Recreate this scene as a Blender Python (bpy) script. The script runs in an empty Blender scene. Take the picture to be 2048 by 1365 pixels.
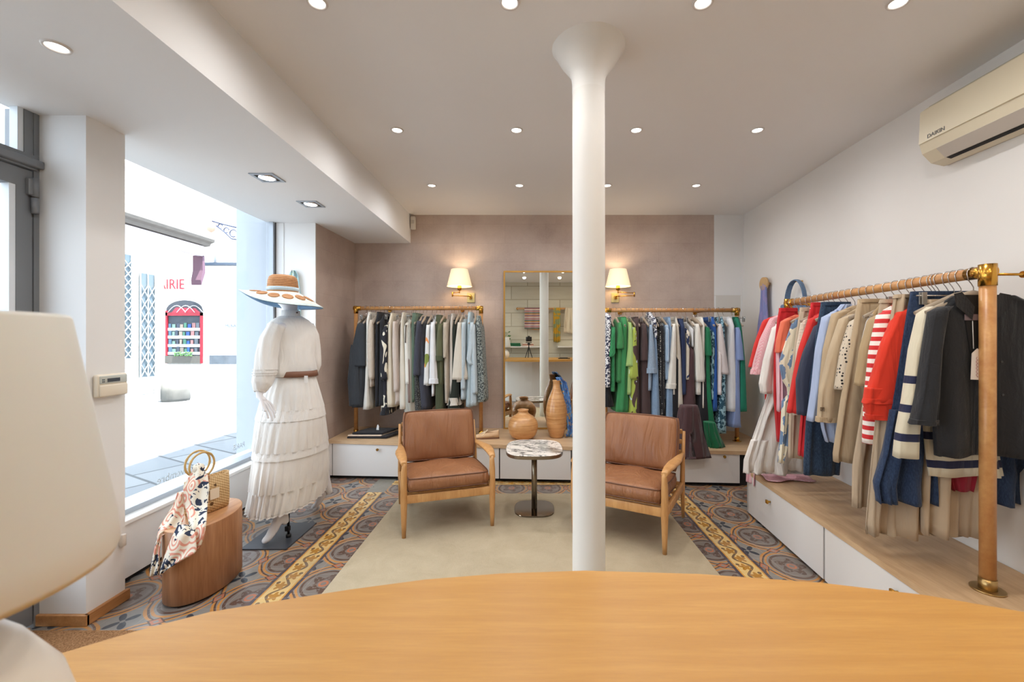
import bpy, bmesh, math, random
from mathutils import Vector, Matrix
S = bpy.context.scene
COL = S.collection
random.seed(7)
PI = math.pi

# ------------------------------------------------------------------ camera, exposure
F, UX, VY, EYE = 865.0, 1055.0, 677.0, 1.4       # focal length in pixels, vanishing point, eye height
cd = bpy.data.cameras.new('camera'); cam = bpy.data.objects.new('camera', cd); COL.objects.link(cam)
cam.location = (0, 0, EYE); cam.rotation_euler = (PI/2, 0, 0)
cd.sensor_width = 36; cd.lens = F/2048*36
cd.shift_x = -(UX-1024)/2048; cd.shift_y = -(682.5-VY)/2048
cd.clip_start = 0.02; cd.clip_end = 200
cd.dof.use_dof = True; cd.dof.focus_distance = 3.6; cd.dof.aperture_fstop = 6.3
S.camera = cam
S.view_settings.view_transform = 'Standard'; S.view_settings.look = 'None'
S.view_settings.exposure = 0.18; S.view_settings.gamma = 1.0
try: S.view_settings.use_curve_mapping = False
except Exception: pass
S.cycles.use_denoising = True
S.cycles.max_bounces = 10; S.cycles.diffuse_bounces = 6; S.cycles.glossy_bounces = 4
S.cycles.transparent_max_bounces = 12; S.cycles.sample_clamp_indirect = 6
S.cycles.caustics_reflective = False; S.cycles.caustics_refractive = False

# ------------------------------------------------------------------ world and sun
w = bpy.data.worlds.new('sky'); S.world = w; w.use_nodes = True
wb = w.node_tree.nodes['Background']; wb.inputs[0].default_value = (0.74, 0.87, 1.0, 1); wb.inputs[1].default_value = 4.6
sl = bpy.data.lights.new('sun', 'SUN'); sl.energy = 24.0; sl.angle = 0.01; sl.color = (1, .96, .9)
so = bpy.data.objects.new('sun', sl); COL.objects.link(so)
so.rotation_euler = Vector((-0.27, 0.10, -0.95)).to_track_quat('-Z', 'Y').to_euler()
def portal(name, loc, sx, sy, rot):
    l = bpy.data.lights.new(name, 'AREA'); l.shape = 'RECTANGLE'; l.size = sx; l.size_y = sy
    l.cycles.is_portal = True
    o = bpy.data.objects.new(name, l); COL.objects.link(o); o.location = loc; o.rotation_euler = rot
portal('window_portal', (-2.47, 3.2, 1.43), 1.75, 2.1, (PI/2, 0, -PI/2))
portal('door_portal', (-2.47, 1.57, 1.3), 1.0, 2.3, (PI/2, 0, -PI/2))
portal('added_window_portal', (-2.47, 0.1, 1.43), 1.7, 2.1, (PI/2, 0, -PI/2))  # belongs to the unseen window added on the left

WARM, COOL, HONEY = (1.0, .975, .95), (.94, .97, 1.0), (1.0, .84, .62)
SPOT_W, SOFFIT_W, SCONCE_W = 22.0, 13.0, 3.0

# ------------------------------------------------------------------ pixel helpers (frame 2048x1365)
def at_z(u, v, z):
    y = (EYE-z)*F/(v-VY); return Vector(((u-UX)/F*y, y, z))
def at_y(u, v, y):
    return Vector(((u-UX)/F*y, y, EYE-(v-VY)/F*y))
def xu(u, y): return (u-UX)/F*y
def zv(v, y): return EYE-(v-VY)/F*y

# ------------------------------------------------------------------ materials
def lin(c):
    r = []
    for k in c[:3]:
        k = k/255.0; r.append(k/12.92 if k <= .04045 else ((k+.055)/1.055)**2.4)
    return tuple(r)+(1.0,)
class E:                                            # tiny maths language over nodes
    def __init__(s, nt, k): s.nt, s.k = nt, k
    def _o(s, op, *a):
        n = s.nt.nodes.new('ShaderNodeMath'); n.operation = op
        for i, x in enumerate((s,)+a):
            if isinstance(x, E): x = x.k
            if isinstance(x, (int, float)): n.inputs[i].default_value = x
            else: s.nt.links.new(x, n.inputs[i])
        return E(s.nt, n.outputs[0])
    def __add__(s, o): return s._o('ADD', o)
    def __sub__(s, o): return s._o('SUBTRACT', o)
    def __mul__(s, o): return s._o('MULTIPLY', o)
    def __truediv__(s, o): return s._o('DIVIDE', o)
    def __neg__(s): return s*(-1.0)
    def lt(s, o): return s._o('LESS_THAN', o)
    def gt(s, o): return s._o('GREATER_THAN', o)
    def abs(s): return s._o('ABSOLUTE')
    def fr(s): return s._o('FRACT')
    def fl(s): return s._o('FLOOR')
    def sin(s): return s._o('SINE')
    def cos(s): return s._o('COSINE')
    def pw(s, o): return s._o('POWER', o)
    def mx(s, o): return s._o('MAXIMUM', o)
    def mn(s, o): return s._o('MINIMUM', o)
    def at2(s, o): return s._o('ARCTAN2', o)
    def band(s, a, b): return s.gt(a)*s.lt(b)
class Mt:                                           # material under construction
    def __init__(s, name, rough=.6, metal=0.0, spec=.5):
        s.m = bpy.data.materials.new(name); s.m.use_nodes = True
        s.nt = s.m.node_tree; s.N = s.nt.nodes; s.L = s.nt.links
        s.b = s.N['Principled BSDF']; s.b.inputs['Roughness'].default_value = rough
        s.b.inputs['Metallic'].default_value = metal; s.b.inputs['Specular IOR Level'].default_value = spec
        s.tc = None
    def co(s, kind='Object'):
        if not s.tc: s.tc = s.N.new('ShaderNodeTexCoord')
        return s.tc.outputs[kind]
    def xyz(s, kind='Object'):
        n = s.N.new('ShaderNodeSeparateXYZ'); s.L.new(s.co(kind), n.inputs[0])
        return [E(s.nt, n.outputs[i]) for i in range(3)]
    def mapped(s, sc=(1, 1, 1), rot=(0, 0, 0), kind='Object'):
        n = s.N.new('ShaderNodeMapping'); n.inputs['Scale'].default_value = sc; n.inputs['Rotation'].default_value = rot
        s.L.new(s.co(kind), n.inputs[0]); return n.outputs[0]
    def noise(s, scale, sc=(1, 1, 1), detail=3, dist=0.0, rough=.5):
        n = s.N.new('ShaderNodeTexNoise'); n.inputs['Scale'].default_value = scale
        n.inputs['Detail'].default_value = detail; n.inputs['Distortion'].default_value = dist; n.inputs['Roughness'].default_value = rough
        s.L.new(s.mapped(sc), n.inputs['Vector']); return E(s.nt, n.outputs['Fac'])
    def voro(s, scale, sc=(1, 1, 1), feat='F1', rnd=1.0):
        n = s.N.new('ShaderNodeTexVoronoi'); n.inputs['Scale'].default_value = scale; n.feature = feat
        n.inputs['Randomness'].default_value = rnd
        s.L.new(s.mapped(sc), n.inputs['Vector']); return E(s.nt, n.outputs['Distance'])
    def rgb(s, c):
        n = s.N.new('ShaderNodeRGB'); n.outputs[0].default_value = lin(c); return n.outputs[0]
    def mix(s, f, a, b):
        n = s.N.new('ShaderNodeMix'); n.data_type = 'RGBA'
        f = f.k if isinstance(f, E) else f
        if isinstance(f, (int, float)): n.inputs[0].default_value = f
        else: s.L.new(f, n.inputs[0])
        for i, x in ((6, a), (7, b)):
            if isinstance(x, tuple): n.inputs[i].default_value = lin(x)
            else: s.L.new(x, n.inputs[i])
        return n.outputs[2]
    def color(s, c):
        if isinstance(c, tuple): s.b.inputs['Base Color'].default_value = lin(c)
        else: s.L.new(c, s.b.inputs['Base Color'])
        return s
    def bump(s, e, strength=.2, dist=.01):
        n = s.N.new('ShaderNodeBump'); n.inputs['Strength'].default_value = strength; n.inputs['Distance'].default_value = dist
        s.L.new(e.k if isinstance(e, E) else e, n.inputs['Height']); s.L.new(n.outputs[0], s.b.inputs['Normal']); return s
def ramp(e, lo, hi): return ((e-lo)/(hi-lo)).mx(0.0).mn(1.0)
_mc = {}
def plain(name, c, rough=.6, metal=0.0, spec=.5, vary=0.0, bump=0.0, nscale=8):
    if name in _mc: return _mc[name]
    t = Mt(name, rough, metal, spec)
    if vary: t.color(t.mix(ramp(t.noise(nscale, detail=4), .35, .65)*vary, c, tuple(int(k*.72) for k in c)))
    else: t.color(c)
    if bump: t.bump(t.noise(nscale*12, detail=2), bump, .002)
    _mc[name] = t.m; return t.m
def wood(name, c1, c2, rough=.4, sc=(1, 1, 1), scale=3.0, coat=0.0):
    t = Mt(name, rough)
    g = t.noise(scale, sc, 5, .4, .6); g2 = t.noise(scale*5, sc, 2)
    t.color(t.mix(ramp(g*.75+g2*.25, .36, .64), c1, c2)); t.bump(g2, .06, .002)
    if coat: t.b.inputs['Coat Weight'].default_value = coat; t.b.inputs['Coat Roughness'].default_value = .3
    return t.m
def fabric(name, c, pat=None, c2=None, sc=1.0, rough=.85, c3=None):
    t = Mt(name, rough, 0, .25); t.b.inputs['Sheen Weight'].default_value = .12
    X, Y, Z = t.xyz(); h = X*.8+Y
    fine = t.noise(260, detail=1); soft = t.noise(5, detail=3)
    dk = tuple(int(k*.86) for k in c); base = t.mix(soft*.8, c, dk)
    bmp = fine
    if pat == 'stripe': base = t.mix((Z*sc).fr().lt(.5), base, c2)
    elif pat == 'breton': base = t.mix((Z*sc).fr().lt(.27)*Z.lt(-.28), base, c2)
    elif pat == 'vstripe': base = t.mix((h*sc).fr().lt(.5)*.7, base, c2)
    elif pat == 'check': base = t.mix(((h*sc).fr().lt(.5)+(Z*sc).fr().lt(.5))*.45, base, c2)
    elif pat == 'dots': base = t.mix(t.voro(sc, rnd=.35).lt(.3), base, c2)
    elif pat == 'floral':
        n = t.noise(sc, detail=2, dist=1.5); base = t.mix(n.gt(.52), base, c2)
        if c3: base = t.mix(t.noise(sc*1.3, (1, 1.3, .8), 2, 2.0).gt(.6), base, c3)
    elif pat == 'leaf':
        n = t.noise(sc, (1, 1, .45), 1, .8); base = t.mix(n.gt(.58), base, c2)
        if c3: base = t.mix(t.noise(sc*1.1, (1.2, 1, .7), 1, .5).gt(.66), base, c3)
    elif pat == 'paisley':
        v = t.voro(sc, (1, 1, .7)); base = t.mix((v*9+t.noise(sc*2, dist=1)*3).sin().gt(.15), base, c2)
        if c3: base = t.mix(t.noise(sc*1.5, detail=1, dist=1).gt(.62), base, c3)
    elif pat == 'print':
        base = t.mix(t.noise(sc, detail=1, dist=.6).gt(.5), base, c2)
    elif pat == 'denim': base = t.mix(ramp(t.noise(300, (1, 1, .25), 2), .4, .75)*.55, base, c2 or (120, 140, 165))
    elif pat == 'knit': bmp = (h*sc*6.28).sin()*(Z*sc*6.28).sin()*.5+fine*.3
    elif pat == 'cable': bmp = ((h*sc*6.28)+(Z*sc*3).sin()*1.5).sin()
    elif pat == 'sequin': base = t.mix(t.voro(sc).lt(.25), base, c2)
    elif pat == 'jacquard': bmp = t.noise(34, detail=1, dist=2.5)
    elif pat == 'eyelet': base = t.mix(t.voro(sc, rnd=.2).lt(.22)*.5, base, c2); bmp = t.voro(sc, rnd=.2)
    t.color(base)
    t.bump(bmp, .35 if pat in ('knit', 'cable', 'jacquard', 'eyelet') else .12, .004 if pat in ('knit', 'cable', 'jacquard', 'eyelet') else .001)
    w1 = t.N.new('ShaderNodeBump'); w1.inputs['Strength'].default_value = .55; w1.inputs['Distance'].default_value = .03
    wn = t.noise(7.5, (1.8, 1.8, .32), 3, .9); t.L.new(wn.k, w1.inputs['Height'])
    old = t.b.inputs['Normal'].links[0].from_node; t.L.new(w1.outputs[0], old.inputs['Normal'])
    return t.m
def emit(name, c, strength):
    t = Mt(name, .5); t.color(c); t.b.inputs['Emission Color'].default_value = lin(c); t.b.inputs['Emission Strength'].default_value = strength
    return t.m
def glass(name, tint=(255, 255, 255), gloss=.08):
    m = bpy.data.materials.new(name); m.use_nodes = True; nt = m.node_tree; nt.nodes.clear()
    o = nt.nodes.new('ShaderNodeOutputMaterial'); tr = nt.nodes.new('ShaderNodeBsdfTransparent'); tr.inputs[0].default_value = lin(tint)
    g = nt.nodes.new('ShaderNodeBsdfGlossy'); g.inputs['Roughness'].default_value = .02
    mx = nt.nodes.new('ShaderNodeMixShader'); lw = nt.nodes.new('ShaderNodeLayerWeight'); lw.inputs[0].default_value = .5
    pw = nt.nodes.new('ShaderNodeMath'); pw.operation = 'POWER'; pw.inputs[1].default_value = 5; nt.links.new(lw.outputs['Facing'], pw.inputs[0])
    md = nt.nodes.new('ShaderNodeMath'); md.operation = 'MULTIPLY_ADD'; md.inputs[1].default_value = .6; md.inputs[2].default_value = .03; nt.links.new(pw.outputs[0], md.inputs[0])
    nt.links.new(md.outputs[0], mx.inputs[0]); nt.links.new(tr.outputs[0], mx.inputs[1]); nt.links.new(g.outputs[0], mx.inputs[2])
    nt.links.new(mx.outputs[0], o.inputs[0]); return m

# ------------------------------------------------------------------ mesh builder
class MB:
    def __init__(s): s.v = []; s.f = []; s.sm = []; s.mi = []; s.cur = 0
    def add(s, vs, fs, smooth=False):
        o = len(s.v); s.v += [tuple(p) for p in vs]
        for f in fs: s.f.append([o+i for i in f]); s.sm.append(smooth); s.mi.append(s.cur)
        return s
    def box(s, a, b):
        x0, y0, z0 = a; x1, y1, z1 = b
        return s.add([(x0, y0, z0), (x1, y0, z0), (x1, y1, z0), (x0, y1, z0), (x0, y0, z1), (x1, y0, z1), (x1, y1, z1), (x0, y1, z1)],
                     [(0, 3, 2, 1), (4, 5, 6, 7), (0, 1, 5, 4), (1, 2, 6, 5), (2, 3, 7, 6), (3, 0, 4, 7)])
    def rbox(s, a, b, r=.01, seg=2, m=None):
        bm = bmesh.new(); bmesh.ops.create_cube(bm, size=1)
        for v in bm.verts: v.co = Vector([(a[i]+b[i])/2+v.co[i]*(b[i]-a[i]) for i in range(3)])
        bmesh.ops.bevel(bm, geom=list(bm.edges), offset=r, segments=seg, profile=.5, affect='EDGES')
        bm.verts.index_update(); vs = [(m @ v.co) if m else v.co.copy() for v in bm.verts]
        s.add(vs, [[v.index for v in f.verts] for f in bm.faces], seg > 1); bm.free(); return s
    def prism(s, pts, z0, z1, axis='z'):                # polygon extruded
        n = len(pts)
        def P(p, z):
            return (p[0], p[1], z) if axis == 'z' else ((z, p[0], p[1]) if axis == 'x' else (p[0], z, p[1]))
        vs = [P(p, z0) for p in pts]+[P(p, z1) for p in pts]
        return s.add(vs, [list(range(n))[::-1], [n+i for i in range(n)]]+[(i, (i+1) % n, n+(i+1) % n, n+i) for i in range(n)])
    def loft(s, rings, cap0=True, cap1=True, smooth=True, closed=True):
        n = len(rings[0]); vs = [p for r in rings for p in r]; fs = []
        for j in range(len(rings)-1):
            for i in range(n if closed else n-1):
                k = (i+1) % n; fs.append((j*n+i, j*n+k, (j+1)*n+k, (j+1)*n+i))
        s.add(vs, fs, smooth)
        o = len(s.v)-len(vs)
        if cap0: s.f.append([o+i for i in range(n)][::-1]); s.sm.append(False); s.mi.append(s.cur)
        if cap1: s.f.append([o+(len(rings)-1)*n+i for i in range(n)]); s.sm.append(False); s.mi.append(s.cur)
        return s
    def lathe(s, prof, c=(0, 0, 0), n=32, cap0=True, cap1=True, smooth=True):
        return s.loft([[(c[0]+r*math.cos(2*PI*i/n), c[1]+r*math.sin(2*PI*i/n), c[2]+z) for i in range(n)] for r, z in prof], cap0, cap1, smooth)
    def tube(s, pts, r, n=12, cap=True, ry=None):
        pts = [Vector(p) for p in pts]; rs = r if isinstance(r, (list, tuple)) else [r]*len(pts)
        rings = []; up = None
        for i, p in enumerate(pts):
            t = (pts[min(i+1, len(pts)-1)]-pts[max(i-1, 0)]).normalized()
            if up is None: up = Vector((0, 0, 1)) if abs(t.z) < .9 else Vector((1, 0, 0))
            a = up-t*up.dot(t)
            if a.length < 1e-4: a = t.orthogonal()
            a.normalize(); b = t.cross(a); up = a
            q = (ry or 1.0)
            rings.append([tuple(p+a*rs[i]*q*math.cos(2*PI*k/n)+b*rs[i]*math.sin(2*PI*k/n)) for k in range(n)])
        return s.loft(rings, cap, cap)
    def cyl(s, a, b, r, n=24, r2=None): return s.tube([a, b], [r, r if r2 is None else r2], n)
    def sheet(s, grid, th=.004):                         # grid of points given a thickness
        R, C = len(grid), len(grid[0]); g = [[Vector(p) for p in r] for r in grid]; off = []
        for i in range(R):
            for j in range(C):
                du = g[i][min(j+1, C-1)]-g[i][max(j-1, 0)]; dv = g[min(i+1, R-1)][j]-g[max(i-1, 0)][j]
                nn = du.cross(dv); off.append(nn.normalized()*th if nn.length > 1e-9 else Vector((0, 0, 0)))
        vs = [p for r in g for p in r]; vs2 = [p+o for p, o in zip(vs, off)]; n = R*C; fs = []
        for i in range(R-1):
            for j in range(C-1):
                a, b, c, d = i*C+j, i*C+j+1, (i+1)*C+j+1, (i+1)*C+j
                fs += [(a, d, c, b), (n+a, n+b, n+c, n+d)]
        for i in range(R-1):
            fs += [(i*C, n+i*C, n+(i+1)*C, (i+1)*C), (i*C+C-1, (i+1)*C+C-1, n+(i+1)*C+C-1, n+i*C+C-1)]
        for j in range(C-1):
            fs += [(j, j+1, n+j+1, n+j), ((R-1)*C+j, n+(R-1)*C+j, n+(R-1)*C+j+1, (R-1)*C+j+1)]
        return s.add(vs+vs2, fs, True)
    def build(s, name, mat, parent=None, loc=None, fix=True):
        me = bpy.data.meshes.new(name); me.from_pydata(s.v, [], s.f)
        for p, q, k in zip(me.polygons, s.sm, s.mi): p.use_smooth = q; p.material_index = k
        if fix:
            bm = bmesh.new(); bm.from_mesh(me); bmesh.ops.recalc_face_normals(bm, faces=bm.faces); bm.to_mesh(me); bm.free()
        for m in (mat if isinstance(mat, (list, tuple)) else [mat]): me.materials.append(m)
        o = bpy.data.objects.new(name, me); COL.objects.link(o)
        if parent: o.parent = parent
        if loc: o.location = loc
        return o
def empty(name, loc=(0, 0, 0), rz=0.0):
    o = bpy.data.objects.new(name, None); COL.objects.link(o); o.location = loc; o.rotation_euler = (0, 0, rz); o.empty_display_size = .05
    return o
def tag(o, label, cat, group=None):
    o['label'] = label; o['category'] = cat
    if group: o['group'] = group
    return o
def struct(o, label=None):
    o['kind'] = 'structure'
    if label: o['label'] = label
    return o
def copy_tree(o, parent=None):
    c = o.copy(); COL.objects.link(c)
    if parent is not None: c.parent = parent
    for ch in o.children: copy_tree(ch, c)
    return c
def text(name, body, size, mat, parent=None, loc=(0, 0, 0), rot=(0, 0, 0), ext=.001, align='CENTER', stretch=1.0):
    c = bpy.data.curves.new(name, 'FONT'); c.body = body; c.size = size; c.extrude = ext; c.align_x = align; c.align_y = 'CENTER'
    t = bpy.data.objects.new('tmp_text', c); COL.objects.link(t); bpy.context.view_layer.update()
    me = bpy.data.meshes.new_from_object(t.evaluated_get(bpy.context.evaluated_depsgraph_get()))
    bpy.data.objects.remove(t); me.name = name; me.materials.clear(); me.materials.append(mat)
    for v in me.vertices: v.co.x *= stretch
    o = bpy.data.objects.new(name, me); COL.objects.link(o); o.location = loc; o.rotation_euler = rot
    if parent: o.parent = parent
    return o
def lerp(a, b, t): return a+(b-a)*t
def sm(t): t = max(0, min(1, t)); return t*t*(3-2*t)
def interp(rows, t):                                   # rows = [(t, ...)] piecewise linear
    for a, b in zip(rows, rows[1:]):
        if t <= b[0]:
            k = (t-a[0])/max(1e-9, b[0]-a[0]); return [lerp(p, q, k) for p, q in zip(a[1:], b[1:])]
    return list(rows[-1][1:])

# common materials
WHITE = plain('white_wall_paint', (230, 230, 230), .75, vary=.05, nscale=2)
CEIL = plain('ceiling_paint', (232, 231, 231), .8, vary=.04, nscale=1.2)
LACQ = plain('white_lacquer', (226, 225, 224), .35)
BRASS = plain('brass', (212, 160, 72), .22, 1.0)
STEEL = plain('chrome_steel', (205, 205, 208), .2, 1.0)
BLACK = plain('black_metal', (38, 38, 40), .45, .3)
GAP = plain('shadow_gap_black', (28, 26, 26), .8)
OAKB = wood('pale_oak_veneer', (214, 184, 148), (192, 160, 124), .42, (1.2, 9, 9), 2.2)
OAKY = wood('pale_oak_veneer_lengthwise', (206, 176, 140), (184, 151, 115), .42, (9, 1.2, 9), 2.2)
RODW = wood('varnished_beech', (206, 156, 100), (182, 126, 74), .35, (6, 6, 6), 2.0)
CHW = wood('oiled_ash', (208, 160, 104), (184, 132, 78), .4, (7, 7, 1.2), 3.0)
# ================================================================== THE ROOM
YB, CZ, SZ = 4.96, 2.815, 2.49          # back wall, ceiling, underside of the dropped soffit
def bench_z(x): return .388-.0125*(x+1.97)
# ---- floor with encaustic tiles
def floor_mat():
    t = Mt('encaustic_tiles', .32, 0, .5)
    X, Y, Z = t.xyz()
    wob = (t.noise(9, detail=2)-.5)*.012
    X = X+wob; Yw = Y+wob
    inner = X.band(-1.385, 1.34); left = X.lt(0)
    x0 = inner*1.203+(inner*(-1)+1)*(left*(-1.495)+(left*(-1)+1)*1.62)
    y0 = inner*2.86+(inner*(-1)+1)*(left*2.727+(left*(-1)+1)*2.652)
    px = ((X-x0)/.338+.5).fr()-.5; py = ((Yw-y0)/.394+.5).fr()-.5
    r = (px*px+py*py).pw(.5); th = py.at2(px)
    qx = (px.abs()*(-1)+.5); qy = (py.abs()*(-1)+.5); rc = (qx*qx+qy*qy).pw(.5); tc = qy.at2(qx)
    grey, mauve, brown, orange, dark, rust = (134, 130, 124), (122, 114, 108), (90, 68, 58), (190, 132, 66), (48, 54, 64), (176, 108, 76)
    c = t.mix(0.0, grey, grey)
    astro = qx.pw(.62)+qy.pw(.62)
    c = t.mix(astro.band(.62, .69), c, orange); c = t.mix(astro.band(.69, .735), c, brown)
    c = t.mix((rc.lt((tc*4).cos()*(-.085)+.115)), c, dark)
    c = t.mix(rc.lt(.03), c, grey)
    dm = px.abs()*1.4+qy*2.2; dm2 = qx*2.2+py.abs()*1.4
    dd = dm.mn(dm2)
    c = t.mix(dd.lt(.2), c, brown); c = t.mix(dd.lt(.15), c, rust); c = t.mix(dd.lt(.07), c, grey)
    c = t.mix(r.lt(.42), c, orange); c = t.mix(r.lt(.385), c, grey); c = t.mix(r.lt(.355), c, brown); c = t.mix(r.lt(.31), c, mauve)
    c = t.mix(r.lt((th*5).cos()*.055+.205)*r.gt(.105)*t.noise(60, detail=1).gt(.40), c, brown)
    c = t.mix(r.band(.045, .08), c, rust)
    gx = ((X-x0)/.169+.5).fr()-.5; gy = ((Yw-y0)/.197+.5).fr()-.5
    c = t.mix((gx.abs().gt(.494)+gy.abs().gt(.495)).mn(1.0)*.55, c, (176, 170, 160))
    def strip(c, s, u, mask):
        beige, purple, gold, vine, org = (216, 184, 120), (72, 64, 72), (176, 124, 42), (118, 94, 66), (200, 142, 54)
        k = t.mix(s.abs().lt(.39), purple, org); k = t.mix(s.abs().lt(.335), k, beige)
        k = t.mix((s-(u*6.283).sin()*.17).abs().lt(.052), k, vine)
        for sg, ph in ((1, .0), (-1, .5)):
            lu = (u+ph).fr()-.72; ls = s-sg*.06
            lr = (lu*lu+ls*ls).pw(.5); la = ls.at2(lu)
            k = t.mix(lr.lt((la*5).cos()*.05+.165), k, gold)
            bu = (u+ph).fr()-.38; bs = s+sg*.23; k = t.mix((bu*bu+bs*bs).pw(.5).lt(.065), k, vine)
        k = t.mix((u+.37).fr().lt(.012)*.5, k, (215, 205, 190))
        return t.mix(mask, c, k)
    c = strip(c, (X+1.385)/.172, Yw/.2, X.band(-1.471, -1.299)*Y.lt(3.93))
    c = t.mix(X.band(-1.471, -1.299)*Y.gt(3.93), c, (132, 128, 118))
    c = strip(c, (X-1.34)/.176, Yw/.2, X.band(1.252, 1.428))
    c = strip(c, (Yw-4.19)/.15, X/.2, Y.band(4.115, 4.265)*X.band(-1.299, 1.252))
    wear = t.noise(3.2, detail=6, rough=.65)
    c = t.mix(ramp(wear, .45, .75)*.38, c, (106, 104, 102)); c = t.mix(ramp(t.noise(14, detail=4), .5, .8)*.3, c, (158, 156, 154))
    t.color(c); n = t.N.new('ShaderNodeMath'); n.operation = 'MULTIPLY_ADD'
    t.L.new(wear.k, n.inputs[0]); n.inputs[1].default_value = .35; n.inputs[2].default_value = .16; t.L.new(n.outputs[0], t.b.inputs['Roughness'])
    return t.m
struct(MB().box((-2.6, -1.2, -.08), (2.75, 5.0, 0)).build('floor', floor_mat()))
struct(MB().box((-2.75, -1.2, CZ), (2.75, 5.1, CZ+.15)).build('ceiling', CEIL))
# dropped soffit over the shop window
struct(MB().box((-2.45, -1.1, SZ), (-1.34, YB, CZ)).build('trim_1', plain('soffit_paint', (232, 233, 234), .75)), 'dropped ceiling soffit over the shop window')
# ---- walls
def taupe():
    t = Mt('taupe_leather_effect_panels', .55)
    n = t.noise(2.6, detail=5, rough=.6); n2 = t.noise(90, detail=3)
    c = t.mix(ramp(n, .35, .68), (197, 180, 169), (175, 156, 146))
    X, Y, Z = t.xyz(); a = X+Y*1.0
    row = ((Z-SZ)/.218).fl(); jz = ((Z-SZ)/.218).fr(); jx = (a/.47+row*.5+(row*7.3).sin()*.3).fr(); jid = (a/.47+row*.5+(row*7.3).sin()*.3).fl()
    shade = ((jid*12.9+row*78.2).sin()*43.7).fr()
    c = t.mix(shade*.10, c, (120, 102, 92)); c = t.mix((jz.lt(.014)+jx.lt(.006)).mn(1.0)*.3, c, (130, 112, 102))
    t.color(t.mix(ramp(n2, .35, .75)*.18, c, (208, 193, 183))); t.bump(n2, .25, .002); return t.m
TAU = taupe()
XW = 2.139
struct(MB().box((-2.3, YB, 0), (XW, YB+.12, CZ)).build('wall_back', TAU))
struct(MB().box((XW, YB-.004, 0), (2.7, YB+.12, CZ)).build('wall_back_right', WHITE))
struct(MB().box((XW+.02, YB-.0065, .4), (2.44, YB-.004, zv(592, YB))).box((XW, YB-.006, zv(592, YB)), (2.455, YB-.003, zv(592, YB)+.006)).build('trim_2', plain('access_panel_white', (214, 211, 206), .6)), 'flush white access panel beside the taupe wall')
struct(MB().add([(-1.978, 5.0, 0), (-2.003, 4.10, 0), (-2.3, 4.10, 0), (-2.3, 5.0, 0), (-1.978, 5.0, SZ), (-2.003, 4.10, SZ), (-2.3, 4.10, SZ), (-2.3, 5.0, SZ)],
     [(0, 1, 5, 4), (1, 2, 6, 5), (2, 3, 7, 6), (3, 0, 4, 7)]).build('wall_left', TAU))
struct(MB().box((-2.62, 4.085, 0), (-2.004, 4.099, SZ)).box((-2.62, 4.08, 0), (-2.30, 4.6, SZ)).build('wall_left_pier', WHITE))
struct(MB().box((-2.62, 2.113, 0), (-2.157, 2.318, SZ)).build('wall_left_pillar', WHITE))
struct(MB().box((-2.62, 2.318, .028), (-2.294, 4.085, .335)).build('wall_left_below_window', WHITE))
struct(MB().box((-2.62, 2.318, 0), (-2.31, 4.085, .028)).build('shadow_gap_left', GAP))  # recessed strip, coloured black for the shade in the gap under the wall
struct(MB().rbox((-2.62, 2.318, .335), (-2.280, 4.085, .36), .003, 1).build('trim_3', plain('window_sill_white', (238, 238, 236), .35)), 'white window sill')
struct(MB().box((-2.62, -1.1, 0), (-2.40, -.8, SZ)).box((-2.62, .95, 0), (-2.40, 1.06, SZ)).box((-2.62, -.8, 0), (-2.40, .95, .36)).build('wall_left_front', WHITE))
# leaning right wall
def right_wall():
    pts = []
    for y, xt, xb in ((-1.1, 2.262, 2.00), (2.0, 2.346, 2.21), (3.3, 2.385, 2.315), (4.97, 2.484, 2.43)): pts.append((y, xt, xb))
    m = MB(); grid = [[(p[2]-.01, p[0], 0) for p in pts], [(p[2], p[0], .345) for p in pts], [(p[1], p[0], CZ) for p in pts]]
    vs = [p for r in grid for p in r]; C = 4; fs = []
    for i in range(2):
        for j in range(3): fs.append((i*C+j, (i+1)*C+j, (i+1)*C+j+1, i*C+j+1))
    o = len(vs); vs += [(2.75, -1.1, 0), (2.75, 4.97, 0), (2.75, -1.1, CZ), (2.75, 4.97, CZ)]
    fs += [(o, o+1, o+3, o+2), (0, o, o+2, 8, 4), (3, 7, 11, o+3, o+1), (8, o+2, o+3, 11, 10, 9), (0, 1, 2, 3, o+1, o)]
    return m.add(vs, fs).build('wall_right', plain('right_wall_paint', (226, 224, 222), .75, vary=.05, nscale=2))
struct(right_wall())
def stone():
    t = Mt('pale_limestone_blocks', .8)
    b = t.N.new('ShaderNodeTexBrick'); b.inputs['Scale'].default_value = 1.0; b.inputs['Mortar Size'].default_value = .012
    b.inputs['Brick Width'].default_value = .82; b.inputs['Row Height'].default_value = .34
    b.inputs['Color1'].default_value = lin((218, 212, 196)); b.inputs['Color2'].default_value = lin((206, 200, 184)); b.inputs['Mortar'].default_value = lin((176, 168, 150))
    t.L.new(t.mapped((1, 1, 1), (PI/2, 0, 0)), b.inputs['Vector'])
    t.color(t.mix(ramp(t.noise(3, (1, 1, 6), 4), .4, .7)*.3, b.outputs[0], (190, 180, 158))); t.bump(t.noise(20, (1, 1, 4)), .2, .01); return t.m
struct(MB().box((-2.62, -1.2, 0), (2.75, -1.09, CZ)).build('wall_rear', stone()))
# wooden strip at the pillar base
PB = wood('oak_baseboard', (190, 138, 88), (160, 108, 62), .45, (8, 1, 8), 3)
struct(MB().rbox((-2.157, 2.098, 0), (-2.138, 2.33, .055), .003, 1).rbox((-2.40, 2.096, 0), (-2.138, 2.113, .055), .003, 1).build('baseboard_pillar', PB))
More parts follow.
